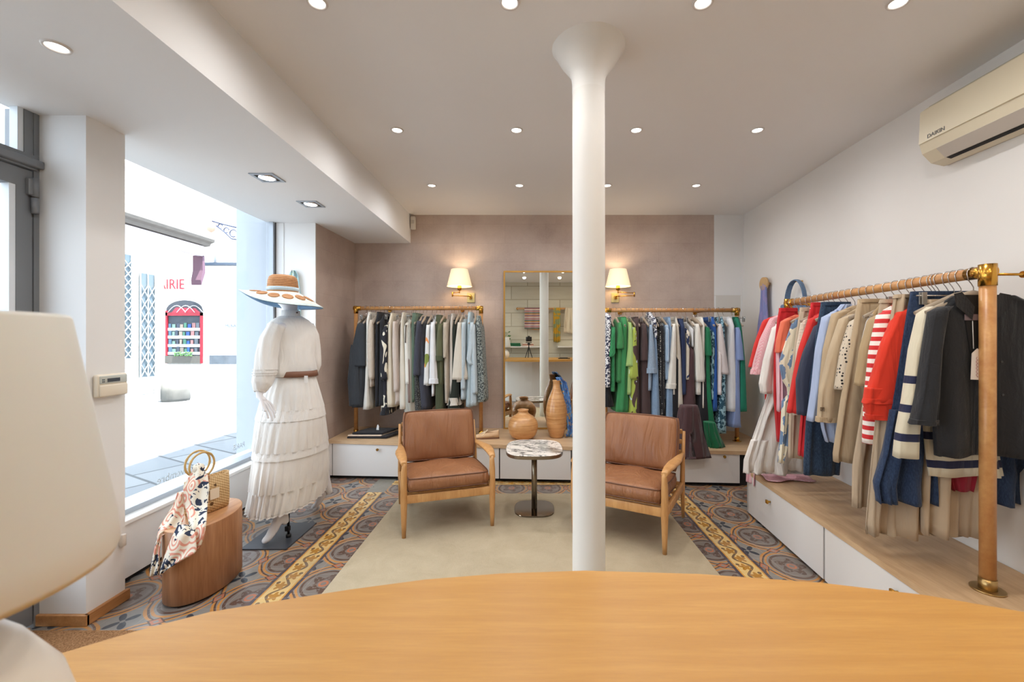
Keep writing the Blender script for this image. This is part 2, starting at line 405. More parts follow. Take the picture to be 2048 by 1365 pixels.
# ---- shop window, door
FRG = plain('grey_painted_metal', (122, 125, 130), .45, .1)
FRL = plain('light_grey_frame', (168, 176, 186), .4, .2)
FRD = plain('dark_grey_frame', (92, 90, 90), .5)
GL = glass('clear_window_glass')
wf = struct(MB().box((-2.46, 2.318, .36), (-2.36, 4.085, .392)).box((-2.42, 4.045, .392), (-2.38, 4.085, SZ)).box((-2.46, 2.318, .392), (-2.44, 2.326, SZ)).build('window_1', FRL))
MB().box((-2.39, 4.072, .392), (-2.37, 4.083, SZ)).build('window_frame', FRD, wf)
MB().box((-2.435, 2.326, .392), (-2.428, 4.03, SZ+.3)).build('window_glass', GL, wf)
LT = plain('frosted_lettering', (198, 208, 214), .6)
for bd, u, v, sz in (('denovembre', 360, 946, .075), ('PARIS', 478, 893, .06)):
    yy = 2.437*F/(UX-u); text('window_lettering', bd, sz, LT, wf, (-2.4365, yy, zv(v, yy)), (PI/2, 0, -PI/2), .0003)
w2 = struct(MB().box((-2.5, -.8, .36), (-2.42, .95, .40)).box((-2.5, -.8, SZ-.04), (-2.42, .95, SZ)).box((-2.5, -.8, .36), (-2.42, -.76, SZ)).box((-2.5, .91, .36), (-2.42, .95, SZ)).build('added_window', FRG))  # unseen window, added so daylight fills the room more evenly
MB().box((-2.47, -.76, .40), (-2.462, .91, SZ-.04)).build('window_glass', GL, w2)
TZ = zv(300, 2.10)-.0
TZ = 2.24
dr = struct(MB().box((-2.48, 1.06, 0), (-2.385, 1.12, SZ)).box((-2.48, 2.09, 0), (-2.385, 2.113, SZ)).box((-2.48, 2.052, TZ), (-2.388, 2.10, SZ)).box((-2.48, 1.12, TZ-.03), (-2.375, 2.095, TZ+.04)).build('door_1', FRG))
MB().rbox((-2.39, 1.06, TZ-.02), (-2.355, 2.113, TZ+.02), .008, 2).build('transom_moulding', FRG, dr)
MB().box((-2.445, 1.12, TZ+.04), (-2.437, 2.055, SZ)).build('transom_glass', GL, dr)
MB().box((-2.43, 2.028, TZ+.04), (-2.392, 2.052, SZ)).build('transom_bead', plain('white_bead', (222, 228, 234), .4), dr)
lf = MB().box((-2.44, 1.125, .02), (-2.39, 1.20, TZ-.035)).box((-2.44, 2.02, .02), (-2.39, 2.087, TZ-.035)).box((-2.44, 1.20, TZ-.12), (-2.39, 2.02, TZ-.035)).box((-2.44, 1.20, .02), (-2.39, 2.02, .3)).build('door_leaf', FRG, dr)
MB().box((-2.42, 1.20, .3), (-2.412, 2.02, TZ-.12)).build('door_glass', GL, lf)
MB().box((-2.43, 1.995, .3), (-2.392, 2.02, TZ-.12)).build('glazing_bead', plain('white_bead', (222, 228, 234), .4), lf)
MB().cyl((-2.374, 2.085, 2.0), (-2.374, 2.085, 2.075), .014).cyl((-2.374, 2.085, 2.08), (-2.374, 2.085, 2.17), .014).rbox((-2.392, 2.058, 2.085), (-2.37, 2.093, 2.165), .004, 1).build('door_hinge', FRG, dr)
# ---- benches
def bench_back():
    r = empty('storage_bench', (0, 4.3, 0))
    tag(r, 'long low storage bench with pale oak top along the taupe back wall', 'bench')
    yl, yr = 4.305, 4.075           # front line, closer on the right
    def fy(x): return yl+(yr-yl)*(x+1.98)/3.9
    xs = [-1.985+i*(4.40/12) for i in range(13)]
    m = MB(); vs = []
    for x in xs:
        z = bench_z(x); f = fy(x)-.01
        vs += [(x, f, z), (x, YB-.002, z), (x, YB-.002, z-.034), (x, f, z-.034)]
    fs = []
    for i in range(12):
        a = i*4; b = a+4; fs += [(a, a+1, b+1, b), (a+1, a+2, b+2, b+1), (a+2, a+3, b+3, b+2), (a+3, a, b, b+3)]
    fs += [(0, 3, 2, 1), (48, 49, 50, 51)]
    m.add([(p[0], p[1]-4.3, p[2]) for p in vs], fs).build('bench_top', OAKB, r)
    def panel(xa, xb, name, mat, z0=.035, yo=0.0, dz=.036):
        pts = []
        for x in (xa, xb): pts += [(x, fy(x)+yo-4.3, z0), (x, fy(x)+yo+.018-4.3, z0), (x, fy(x)+yo+.018-4.3, bench_z(x)-dz), (x, fy(x)+yo-4.3, bench_z(x)-dz)]
        return MB().add(pts, [(0, 1, 2, 3), (4, 7, 6, 5), (0, 4, 5, 1), (1, 5, 6, 2), (2, 6, 7, 3), (3, 7, 4, 0)]).build(name, mat, r)
    panel(-1.985, 2.30, 'toe_kick', GAP, 0.0, .05, .036)
    panel(-1.985, -1.945, 'side_filler', LACQ)
    for xa, xb, ku, kv in ((-1.94, -1.235, 750, 899), (-1.23, -.275, None, 0), (-.27, .42, None, 0), (.425, 1.20, None, 0), (1.205, 2.0, 1437, 913)):
        d = panel(xa+.003, xb-.003, 'drawer_front', LACQ)
        if ku:
            kx = xu(ku, fy(0)-.0); y = fy(kx)-4.3; z = zv(kv, fy(kx))
            MB().cyl((kx, y, z), (kx, y-.02, z), .006).cyl((kx, y-.018, z), (kx, y-.028, z), .013).build('knob', BRASS, d)
    return r
bench_back()
BZ = .352
def bench_right():
    r = empty('display_bench', (1.8, 3.0, 0))
    tag(r, 'low oak topped storage bench running along the white right wall', 'bench')
    def fx(y): return 1.752-.06*(3.45-y)
    o = Vector((1.8, 3.0, 0))
    def slab(y0, y1, z0, z1, dx, x2, name, mat):
        n = 10; vs = []
        for i in range(n+1):
            y = y0+(y1-y0)*i/n; a = fx(y)+dx; b = x2(y) if callable(x2) else a+x2
            vs += [(a-1.8, y-3, z0), (b-1.8, y-3, z0), (b-1.8, y-3, z1), (a-1.8, y-3, z1)]
        fs = [(0, 1, 2, 3), (4*n, 4*n+3, 4*n+2, 4*n+1)]
        for i in range(n):
            a = 4*i; b = a+4; fs += [(a, a+1, b+1, b), (a+1, a+2, b+2, b+1), (a+2, a+3, b+3, b+2), (a+3, a, b, b+3)]
        return MB().add(vs, fs).build(name, mat, r)
    def wallx(y): return interp([(-1.1, 2.0), (2.0, 2.21), (3.3, 2.315), (4.97, 2.43)], y)[0]-.003
    slab(.9, 3.46, BZ-.03, BZ, -.004, wallx, 'bench_top', OAKY)
    slab(.95, 3.45, 0, .025, .05, .1, 'toe_kick', GAP)
    slab(3.43, 3.45, .02, BZ-.032, .0, wallx, 'end_panel', LACQ)
    for y0, y1, ky in ((2.475, 3.448, 3.08), (1.55, 2.465, 1.94), (.95, 1.545, 1.2)):
        d = slab(y0+.003, y1-.003, .02, BZ-.033, 0, .018, 'drawer_front', LACQ)
        kx = fx(ky)-1.8; kz = .235 if ky > 3 else .26
        m = MB().cyl((kx, ky-3, kz), (kx-.02, ky-3, kz), .006).rbox((kx-.032, ky-3-.013, kz-.013), (kx-.018, ky-3+.013, kz+.013), .004, 2)
        m.build('knob', BRASS, d)
    return r
bench_right()
# ---- column
def column():
    x = xu(1177.5, 2.11); y = 2.11; m = MB()
    prof = [(.079, 0), (.079, .3), (.0785, 1.0), (.079, 1.9), (.079, 2.60)]
    def ring(r, z, n=48):
        out = []
        for i in range(n):
            a = 2*PI*i/n; k = 1.0
            if abs(((a-math.radians(-84)+PI) % (2*PI))-PI) < .07: k = 1.012
            lump = 1+.012*math.sin(3*a+z*2)+.006*math.sin(9*z+2*a)
            out.append((x+r*k*lump*math.cos(a), y+r*k*lump*math.sin(a), z))
        return out
    rings = [ring(r, z) for r, z in prof]
    m.loft(rings, True, False)
    c = struct(m.build('trim_4', plain('column_paint', (226, 224, 220), .6, vary=.06, bump=.05, nscale=3)), 'slim round white structural column')
    m = MB(); pr = [(.0795, 2.595), (.080, 2.64), (.083, 2.665), (.092, 2.69), (.112, 2.715), (.135, 2.745), (.152, 2.775), (.165, 2.80), (.19, 2.83)]
    m.loft([ring(r, z) for r, z in pr], False, False).build('column_capital', plain('plaster_white', (230, 229, 226), .7, vary=.05, nscale=6), c)
column()
# ---- rug and doormat
def rug():
    t = Mt('beige_cut_pile', .95, 0, .1)
    n = t.noise(7, detail=5, dist=.6, rough=.65); n2 = t.noise(380, detail=2)
    t.color(t.mix(ramp(n2, .3, .7)*.25, t.mix(ramp(n, .3, .8), (197, 184, 159), (180, 166, 140)), (160, 144, 118))); t.bump(n2+n*1.5, .6, .006)
    m = MB(); m.rbox((-1.12, 1.2, .0), (1.13, 3.87, .012), .005, 2)
    tag(m.build('rug', t.m), 'large plain beige low pile rug under the two leather armchairs', 'rug')
rug()
t = Mt('coir', .95, 0, .1); n2 = t.noise(160, detail=3); t.color(t.mix(ramp(n2, .3, .7), (176, 134, 96), (120, 84, 54))); t.bump(n2, .8, .01)
tag(MB().rbox((-2.38, 1.1, 0), (-.95, 2.055, .014), .004, 1).build('doormat', t.m), 'brown coir entrance mat on the floor behind the table lamp', 'mat')
# ================================================================== LIGHT FITTINGS
RING = plain('white_trim_ring', (214, 210, 208), .4)
LENS = emit('lit_lens', (255, 250, 240), 7)
def spot(parent, loc, power, color, size=3.1, blend=1.0, r=.04):
    l = bpy.data.lights.new('lamp_light', 'SPOT'); l.energy = power; l.color = color; l.spot_size = size; l.spot_blend = blend; l.shadow_soft_size = r
    o = bpy.data.objects.new('lamp_light', l); COL.objects.link(o); o.parent = parent; o.location = loc; return o
def downlight(x, y, z, label, power, color, group='round downlights in the ceiling', tilt=None):
    r = empty('downlight', (x, y, z)); tag(r, label, 'ceiling light', group)
    n = 32; m = MB()
    m.lathe([(.0315, -.0015), (.034, -.006), (.041, -.006), (.0435, 0)], n=n, cap0=False, cap1=False).build('trim_ring', RING, r)
    MB().lathe([(.002, -.003), (.018, -.0026), (.0318, -.0016)], n=n, cap0=True, cap1=False).build('lens', LENS, r)
    spot(r, (0, 0, -.012), power, color)
    return r
COLX = (-.885, -.075, .738, 1.56)
NM = ('leftmost', 'second from left', 'third from left', 'rightmost')
for y, rown, vis in ((4.0, 'farthest row by the back wall', 1), (2.935, 'middle row', 1), (1.82, 'nearest visible row', 1), (.85, 'row above the counter', 0), (-.1, 'row above the shop till side', 0)):
    for i, x in enumerate(COLX):
        f = .35 if (y < 1 and i < 2) else 1.0
        f *= 1.0 if (y < 1 and i >= 2) else 1.0
        downlight(x, y, CZ, 'round recessed ceiling downlight, %s in the %s' % (NM[i], rown), SPOT_W*f, WARM if (y > 1 or i < 2) else HONEY)
p = at_z(113, 93, SZ)
downlight(p.x, p.y, SZ, 'round recessed downlight in the soffit near the door', SOFFIT_W, COOL, 'lights in the soffit')
for (u, v), lb in (((535, 355), 'nearer'), ((622, 408), 'farther')):
    p = at_z(u, v, SZ); r = empty('square_spotlight', p)
    tag(r, 'square recessed spotlight with dark box in the soffit, the %s one' % lb, 'ceiling light', 'lights in the soffit')
    m = MB()
    for a, b in (((-.08, -.08), (.08, -.06)), ((-.08, .06), (.08, .08)), ((-.08, -.06), (-.06, .06)), ((.06, -.06), (.08, .06))): m.box((a[0], a[1], -.006), (b[0], b[1], .0))
    m.build('trim_frame', FRL, r)
    MB().box((-.062, -.062, -.0022), (.062, .062, -.001)).build('dark_recess', plain('recess_brown_black', (58, 52, 44), .7), r)
    MB().lathe([(.056, -.0022), (.054, -.010), (.046, -.008)], n=32, cap0=False, cap1=False).build('lamp_ring', STEEL, r)
    MB().lathe([(.001, -.007), (.047, -.007)], n=32, cap0=True, cap1=False).build('lens', LENS, r)
    spot(r, (0, 0, -.02), SOFFIT_W, WARM)
# motion sensor
def sensor():
    p = at_y(826, 447, YB-.02); m = MB().rbox((-.028, -.03, -.075), (.028, .02, .075), .014, 3)
    o = empty('motion_sensor', (p.x+.005, p.y-.005, p.z)); tag(o, 'small white motion sensor box high on the taupe wall beside the soffit', 'alarm sensor')
    m.build('housing', plain('white_plastic', (214, 208, 200), .45), o); MB().rbox((-.018, -.036, -.012), (.018, -.028, .03), .004, 2).build('sensor_lens', plain('milky_lens', (190, 184, 176), .3), o)
sensor()
# alarm keypad on pillar
def keypad():
    y0, y1 = 2.14, 2.305; zc = zv(770, 2.23)
    o = empty('alarm_keypad', (-2.157, 2.222, zc)); tag(o, 'cream alarm keypad with small grey display on the white pillar', 'alarm keypad')
    cr = plain('cream_plastic', (226, 216, 198), .4)
    MB().rbox((0, -.082, -.058), (.03, .082, .058), .012, 3).build('housing', cr, o)
    MB().rbox((.026, -.072, .010), (.033, .074, .050), .003, 2).build('display_panel', plain('grey_panel', (188, 192, 186), .35), o)
    MB().box((.033, -.035, .018), (.0345, .032, .036)).build('display', plain('dark_display', (78, 84, 92), .2), o)
    MB().rbox((.026, -.074, -.054), (.036, .076, .004), .006, 3).build('flap', cr, o)
    for k in range(4): MB().box((.033, -.062+.008*(k % 2), .018+.010*(k//2)), (.0345, -.058+.008*(k % 2), .024+.010*(k//2))).build('indicator', plain('indicator_dark', (70, 78, 88), .4), o)
keypad()
# air conditioner
def aircon():
    o = empty('air_conditioner', (2.34, 1.95, 2.52)); tag(o, 'cream wall mounted air conditioning unit high on the right wall', 'air conditioner')
    cr = plain('aged_cream_plastic', (218, 208, 184), .4)
    y0, y1 = -.62, .45       # relative y, far end at y1
    pf = [(.03, .150), (-.135, .150), (-.155, .135), (-.165, -.05), (-.150, -.10), (-.10, -.150), (-.03, -.165), (.03, -.150)]
    MB().prism(pf, y0, y1, 'y').build('housing', cr, o)
    MB().prism([(-.02, .1505), (-.13, .1505), (-.13, .156), (-.02, .156)], y0+.02, y1-.02, 'y').build('top_grille', plain('grille_grey', (172, 170, 150), .6), o)
    MB().prism([(-.1575, .13), (-.1655, -.05), (-.173, -.048), (-.165, .128)], y0, y1-.004, 'y').build('front_panel', cr, o)
    MB().prism([(-.152, -.101), (-.103, -.150), (-.110, -.154), (-.158, -.105)], y0+.03, y1-.09, 'y').build('air_flap', plain('flap_grey', (196, 188, 178), .5), o)
    MB().prism([(-.101, -.1515), (-.075, -.158), (-.078, -.160), (-.104, -.1535)], y0+.03, y1-.09, 'y').build('outlet_slot', GAP, o)
    text('lettering', 'DAIKIN', .030, plain('letter_grey', (96, 98, 98), .5), o, (-.1735, .345, -.028), (PI/2, 0, -PI/2), .0006)
aircon()
# wall sconces
def sconce(u0, plate_u, dirn, label):
    yp = YB-.002; px_ = xu(plate_u, yp); pz = zv(596, yp)
    o = empty('wall_lamp', (px_, yp, pz)); tag(o, label, 'wall lamp', 'brass swing arm lamps on the taupe wall')
    MB().rbox((-.044, -.012, -.055), (.044, 0, .055), .003, 1).build('wall_plate', plain('pale_brass', (226, 214, 158), .3, .6), o)
    MB().rbox((-.014, -.055, -.02), (.014, -.01, .02), .004, 2).build('bracket', BRASS, o)
    ya = -.05; sx = xu(u0, yp-.17)-px_; ex = dirn*.19
    yb = -.13
    m = MB().cyl((0, ya, 0), (0, ya, .028), .010).tube([(0, ya, .012), (ex, yb, .012)], .005, 10)
    m.build('lower_arm', BRASS, o)
    m = MB().cyl((ex, yb, .0), (ex, yb, .052), .008).tube([(ex, yb, .042), (sx, -.17, .045)], .0045, 10); m.build('upper_arm', BRASS, o)
    MB().cyl((sx, -.17, .035), (sx, -.17, .07), .006).cyl((sx, -.17, .065), (sx, -.17, .118), .022, r2=.023).build('lamp_holder', BRASS, o)
    t = Mt('cream_pleated_shade', .8); t.color((250, 238, 208)); t.b.inputs['Transmission Weight'].default_value = 0
    t.b.inputs['Emission Color'].default_value = lin((255, 228, 170)); t.b.inputs['Emission Strength'].default_value = .32
    n = 48
    def rg(r, z): return [(sx+r*(1+.004*(i % 2))*math.cos(2*PI*i/n), -.17+r*(1+.004*(i % 2))*math.sin(2*PI*i/n), z) for i in range(n)]
    MB().loft([rg(.139, .108), rg(.137, .112), rg(.092, .298), rg(.090, .298), rg(.135, .110)], False, False).build('lamp_shade', t.m, o)
    MB().lathe([(.001, .05), (.016, .04), (.024, .02), (.014, -.01), (.010, -.03)], (sx, -.17, .17), 20).build('light_bulb', emit('warm_bulb', (255, 214, 150), 9), o)
    l = bpy.data.lights.new('lamp_light', 'POINT'); l.energy = SCONCE_W; l.color = (1, .80, .56); l.shadow_soft_size = .03
    q = bpy.data.objects.new('lamp_light', l); COL.objects.link(q); q.parent = o; q.location = (sx, -.17, .24)
sconce(919, 942, -1, 'brass swing arm wall lamp with cream shade above the left rail')
sconce(1236, 1230, 1, 'brass swing arm wall lamp with cream shade right of the column')
# ================================================================== MIRROR
YM = 4.925
def mirror():
    x0, x1 = xu(1007, YM), .83; z1 = zv(542, YM); z0 = bench_z(.3)+.004
    o = empty('wall_mirror', (0, YM, z0)); tag(o, 'tall rectangular mirror in thin gold frame standing on the bench behind the vases', 'mirror')
    h = z1-z0; w_ = .018
    MB().box((x0, -.004, 0), (x1, .03, w_)).box((x0, -.004, h-w_), (x1, .03, h)).box((x0, -.004, w_), (x0+w_, .03, h-w_)).box((x1-w_, -.004, w_), (x1, .03, h-w_)).build('gold_frame', plain('brushed_gold', (196, 152, 82), .35, .85), o)
    t = Mt('mirror_glass', 0.0, 1.0); t.color((232, 236, 232)); MB().box((x0+w_, .006, w_), (x1-w_, .028, h-w_)).build('mirror_glass', t.m, o)
mirror()
# ================================================================== COUNTER AND WHAT STANDS ON IT
HC = .945
def counter():
    pts = [(-1.0, -.05), (-.99, .18), (-.93, .36), (-.80, .52)]
    for u, v in ((145, 1302), (280, 1262), (420, 1226), (560, 1203), (700, 1181), (850, 1161), (1000, 1149), (1170, 1143), (1400, 1150), (1640, 1167), (1850, 1192), (2048, 1226)):
        p = at_z(u, v, HC); pts.append((p.x, p.y))
    pts += [(1.05, .58), (1.28, .36), (1.40, .10), (1.42, -.2)]
    def inset(k, e): return [(x*k+.01, y*k-e) for x, y in pts]
    o = empty('shop_counter', (0, .2, 0)); tag(o, 'rounded shop counter with honey coloured oak top in the foreground', 'counter')
    top = pts+[(1.42, -.42), (-1.0, -.42)]
    m = MB(); n = len(top)
    def ring(z, d):
        out = []
        for i, p in enumerate(top):
            a = Vector(top[i-1]); b = Vector(top[(i+1) % n]); t_ = (b-a).normalized(); nn = Vector((-t_.y, t_.x)); out.append((p[0]-nn.x*d, p[1]-.2-nn.y*d, z))
        return out
    sg = 1
    rings = [ring(HC-.036, .004*-1), ring(HC-.034, 0), ring(HC-.002, 0), ring(HC, -.002)]
    m.loft(rings, True, True, smooth=False)
    t = Mt('honey_oak_veneer', .38)
    g = t.noise(2.4, (1.2, 16, 8), 6, .25, .62); g2 = t.noise(24, (.8, 14, 8), 3, rough=.7); g3 = t.noise(.9, (.7, 3, 1), 2)
    c = t.mix(ramp(g*.6+g3*.4, .36, .62), (202, 154, 80), (184, 134, 60)); c = t.mix(ramp(g2, .42, .7)*.30, c, (168, 118, 58))
    t.color(c); t.bump(g2, .05, .001)
    m.build('counter_top', t.m, o)
    bp = [(x*.86, (y-.55) if y > .55 else max(y-.5, -.38)) for x, y in pts]
    bp = [(-.86, -.38), (-.84, -.1)]+[(p[0]*.86, p[1]-.52) for p in pts[4:16]]+[(1.1, .05), (1.2, -.38)]
    MB().prism([(x, y-.2) for x, y in bp], .0, HC-.036).build('counter_front', LACQ, o)
    return o
counter()
def table_lamp():
    o = empty('table_lamp', (-.502, .34, HC)); tag(o, 'large unlit opal white table lamp with tapered shade in the left foreground', 'table lamp')
    t = Mt('opal_glass', .32, 0, .5); t.color((228, 226, 222)); t.b.inputs['Subsurface Weight'].default_value = .15; t.b.inputs['Subsurface Radius'].default_value = (.05, .05, .05)
    MB().lathe([(.055, 0), (.058, .006), (.062, .012), (.088, .035), (.104, .075), (.106, .105), (.096, .145), (.072, .185), (.045, .215), (.032, .235), (.030, .27)], n=64).build('base', t.m, o)
    t2 = Mt('white_opal_shade', .5); t2.color((208, 208, 206)); t2.b.inputs['Subsurface Weight'].default_value = .1
    MB().lathe([(.126, .258), (.1305, .254), (.133, .260), (.131, .285), (.100, .473), (.0975, .4765), (.096, .474), (.127, .285), (.126, .258)], n=72, cap0=False, cap1=False).lathe([(.001, .474), (.097, .474)], n=72, cap0=False, cap1=False).build('lamp_shade', t2.m, o)
table_lamp()
def camera_rig():
    o = empty('camera_tripod', (.03, -.10, HC)); tag(o, 'black tabletop tripod carrying the camera, seen reflected in the mirror', 'tripod')
    for a in (100, 215, 325):
        dx, dy = math.cos(math.radians(a))*.10, math.sin(math.radians(a))*.10
        if a == 100: dy = -.09; dx = -.01
        MB().tube([(0, -.02, .26), (dx, dy-.02, 0)], [.010, .007], 10).build('leg', BLACK, o)
    MB().cyl((0, -.02, .24), (0, -.02, .36), .011).rbox((-.03, -.05, .30), (.03, .005, .345), .008, 2).tube([(0, -.02, .33), (.06, -.08, .31)], .006, 8).build('centre_post', BLACK, o)
    c = empty('photo_camera', (.03, -.14, EYE-.005)); tag(c, 'black camera on the small tripod, seen reflected in the mirror', 'camera')
    MB().rbox((-.068, -.035, -.068), (.068, .03, .04), .01, 2).rbox((-.025, -.03, .03), (.025, .025, .06), .006, 2).build('camera_body', BLACK, c)
    MB().lathe([(.036, 0), (.038, .03), (.04, .07), (.036, .072)], n=28).build('lens_barrel', BLACK, c)
    lb = c.children[-1]
    for v in lb.data.vertices: v.co = Vector((v.co.x, v.co.z+.028, v.co.y))
    MB().rbox((-.07, -.02, -.108), (.07, .02, -.09), .003, 1).build('mounting_plate', BLACK, o, (0, -.04, EYE-HC))
camera_rig()
# ================================================================== THINGS AT THE REAR WALL (seen in the mirror)
YR = -1.09
def mir(u, v, y): return at_y(u, v, 2*YM-y)
def rear():
    zr = zv(617.7, 2*YM+1.0)
    a = mir(1034, 0, -1.0).x; b = 1.9
    o = empty('towel_rail', (0, -1.0, zr)); tag(o, 'wooden wall rail holding shawls, reflected in the mirror', 'rail')
    MB().cyl((a, 0, 0), (b, 0, 0), .022).build('rail', RODW, o)
    for x in (a+.01, b-.01): MB().cyl((x, 0, 0), (x, -.088, 0), .03).build('bracket', BRASS, o)
    def cloth(name, u0, u1, vb, mat, label, cat, sk=0.0):
        x0, x1 = mir(u0, 0, -.97).x, mir(u1, 0, -.97).x; zb = zv(vb, 2*YM+.97); g = []
        for j in range(26):
            t_ = j/25; row = []
            for i in range(24):
                s_ = i/23; ww = .006+.012*sm(abs(t_-.5)*2); side = 1 if t_ < .5 else -1
                ang = (t_-.5)
                if abs(ang) < .06: y = -1.0-.030*math.sin(ang/.06*PI/2)*-1; z = zr+.028*math.cos(ang/.06*PI/2); y = -1.0-(.030*math.sin(ang/.06*PI/2))
                else:
                    k = (abs(ang)-.06)/.44; y = -1.0-math.copysign(.030, ang)+math.copysign(1, -ang)*ww*math.sin(s_*PI*7+k*2); z = zr-k*(zr-zb)*(1 if ang < 0 else .7)-.02*math.sin(s_*PI)*k
                row.append((lerp(x0, x1, s_)+sk*(abs(ang)*2)*(s_-.5), y, z))
            g.append(row)
        q = MB().sheet(g, .004).build(name, mat); tag(q, label, cat)
    t = Mt('woven_stripes', .9, 0, .1); X, Y, Z = t.xyz(); f = (Z*5.2).fr()
    c = t.mix(f.lt(.12), (168, 150, 158), (232, 206, 188)); c = t.mix(f.band(.12, .22), c, (110, 40, 60)); c = t.mix(f.band(.4, .48), c, (222, 150, 60)); c = t.mix(f.band(.48, .66), c, (120, 126, 118)); c = t.mix(f.band(.75, .82), c, (200, 120, 110)); t.color(c)
    cloth('striped_shawl', 1049, 1095, 658, t.m, 'multicoloured striped shawl over the wall rail, reflected in the mirror', 'shawl')
    cloth('yellow_scarf', 1107, 1121, 684, fabric('mustard_scarf_cloth', (206, 160, 50), 'print', (140, 150, 110), 9), 'yellow and grey scarf over the wall rail, reflected in the mirror', 'scarf')
    cloth('cream_shawl', 1131, 1160, 666, fabric('cream_shawl_cloth', (214, 200, 178), 'vstripe', (226, 214, 194), 30), 'cream fringed shawl over the wall rail, reflected in the mirror', 'shawl', .1)
    zs = zv(693, 2*YM+.95)
    for x0, x1, lb in ((-1.6, mir(1088, 0, -.9).x, 'left'), (mir(1115, 0, -.9).x, 1.9, 'right')):
        o = MB().rbox((x0, -1.088, zs-.03), (x1, -.80, zs), .003, 1).build('wall_shelf', LACQ)
        tag(o, 'white floating wall shelf below the rail, reflected in the mirror, %s of the gap' % lb, 'shelf')
    p = mir(1032, 0, -.9); m = MB().rbox((-.16, -.1, 0), (.12, .1, .045), .02, 3).rbox((-.15, -.1, .045), (.11, .1, .08), .016, 3)
    tag(m.build('folded_sweater', fabric('green_knit_wool', (42, 110, 76), 'knit', None, 60), None, (p.x, -.93, zs)), 'dark green folded sweaters on the white wall shelf, reflected in the mirror', 'sweater')
    p = mir(1056, 0, -.9); k = 0
    for c_, nm in (((226, 200, 190), 'pale pink'), ((206, 150, 130), 'terracotta'), ((232, 224, 212), 'cream')):
        tag(MB().rbox((-.14, -.1, 0), (.14, .1, .028), .012, 3).build('tee_shirt', fabric('folded_cloth_%d' % k, c_), None, (p.x, -.93, zs+.029*k)), '%s folded tee shirt stacked on the wall shelf, reflected in the mirror' % nm, 'clothing', 'folded tops stacked on the wall shelf'); k += 1
    p = mir(1012, 0, -.9); o = empty('potted_plant', (p.x-.05, -.93, zs)); tag(o, 'small leafy green plant in a white pot on the wall shelf, reflected in the mirror', 'plant')
    MB().lathe([(.05, 0), (.065, .1), (.06, .1)], n=24).build('pot', LACQ, o)
    m = MB(); rnd = random.Random(3)
    for i in range(26):
        a = rnd.uniform(0, 6.28); r = rnd.uniform(.03, .16); z = .12+rnd.uniform(0, .24); c = Vector((r*math.cos(a), r*math.sin(a), z)); s_ = .035
        d = Vector((math.cos(a), math.sin(a), .3)).normalized()*s_; e = d.orthogonal().normalized()*s_*.8
        m.add([c-d, c+e*.9-d*.1, c+d, c-e*.9-d*.1, c+Vector((0, 0, .01))], [(0, 1, 4), (1, 2, 4), (2, 3, 4), (3, 0, 4)], True); m.tube([(0, 0, .09), c-d], .002, 5)
    m.build('foliage', plain('leaf_green', (72, 130, 60), .5), o)
    p = mir(1127, 0, .1); m = MB().rbox((-.13, -.06, 0), (.13, .06, .014), .006, 2).rbox((-.10, -.05, .013), (.08, .05, .026), .006, 2)
    tag(m.build('folded_cloth', plain('black_cloth', (30, 30, 32), .8), None, (p.x, .28, HC+.001)), 'small black folded cloth lying on the oak counter, reflected in the mirror', 'cloth')
rear()
# ================================================================== VASES, SHOE, FOLDED CLOTHES ON THE BACK BENCH
def terracotta():
    t = Mt('glazed_honey_stoneware', .28, 0, .5); X, Y, Z = t.xyz()
    n = t.noise(3, (1, 1, 26), 5, .3, .65); n2 = t.noise(30, detail=2)
    c = t.mix(ramp(n, .35, .68), (214, 166, 112), (180, 124, 72)); c = t.mix(ramp(n2, .5, .8)*.2, c, (232, 190, 140)); t.color(c); t.bump(n, .25, .004)
    t.b.inputs['Coat Weight'].default_value = .3; return t.m
TC = terracotta()
def vase(name, u, vb, prof, label, ridge):
    # prof in pixels: (half width, height above base)
    z0 = None
    for y in [4.3+.01*i for i in range(60)]:
        x = xu(u, y)
        if zv(vb, y) <= bench_z(x): z0 = bench_z(x); break
    k = y/F; pr = [(r*k, h*k) for r, h in prof]
    full = [(max(pr[0][0]-.012, .01), 0)]+pr
    for a, b in ridge: full = full
    o = empty(name, (x, y, z0)); tag(o, label, 'vase')
    inn = [(r-.008, z) for r, z in reversed(pr[-4:])]+[(.01, pr[-5][1])]
    MB().lathe(full+inn, n=56).build('vessel', TC, o); return o
vase('round_vase', 1046, 878, [(15, 0.5), (22, 4), (27, 11), (30, 22), (29.6, 30), (27, 38), (21, 45), (14, 49), (10.5, 52), (10, 55), (11.2, 57), (11.4, 58.5)], 'squat round honey brown stoneware vase on the bench before the mirror', [])
vase('tall_vase', 1113, 875, [(12.5, .5), (14, 3), (17, 12), (20.4, 26), (20.8, 31), (20.2, 33), (21.2, 37), (21.6, 50), (20.3, 62), (17.4, 74), (12.8, 86), (8.8, 95), (7.2, 101), (7.2, 110), (8.2, 113), (8.4, 114)], 'tall bottle shaped honey brown stoneware vase on the bench beside the column', [])
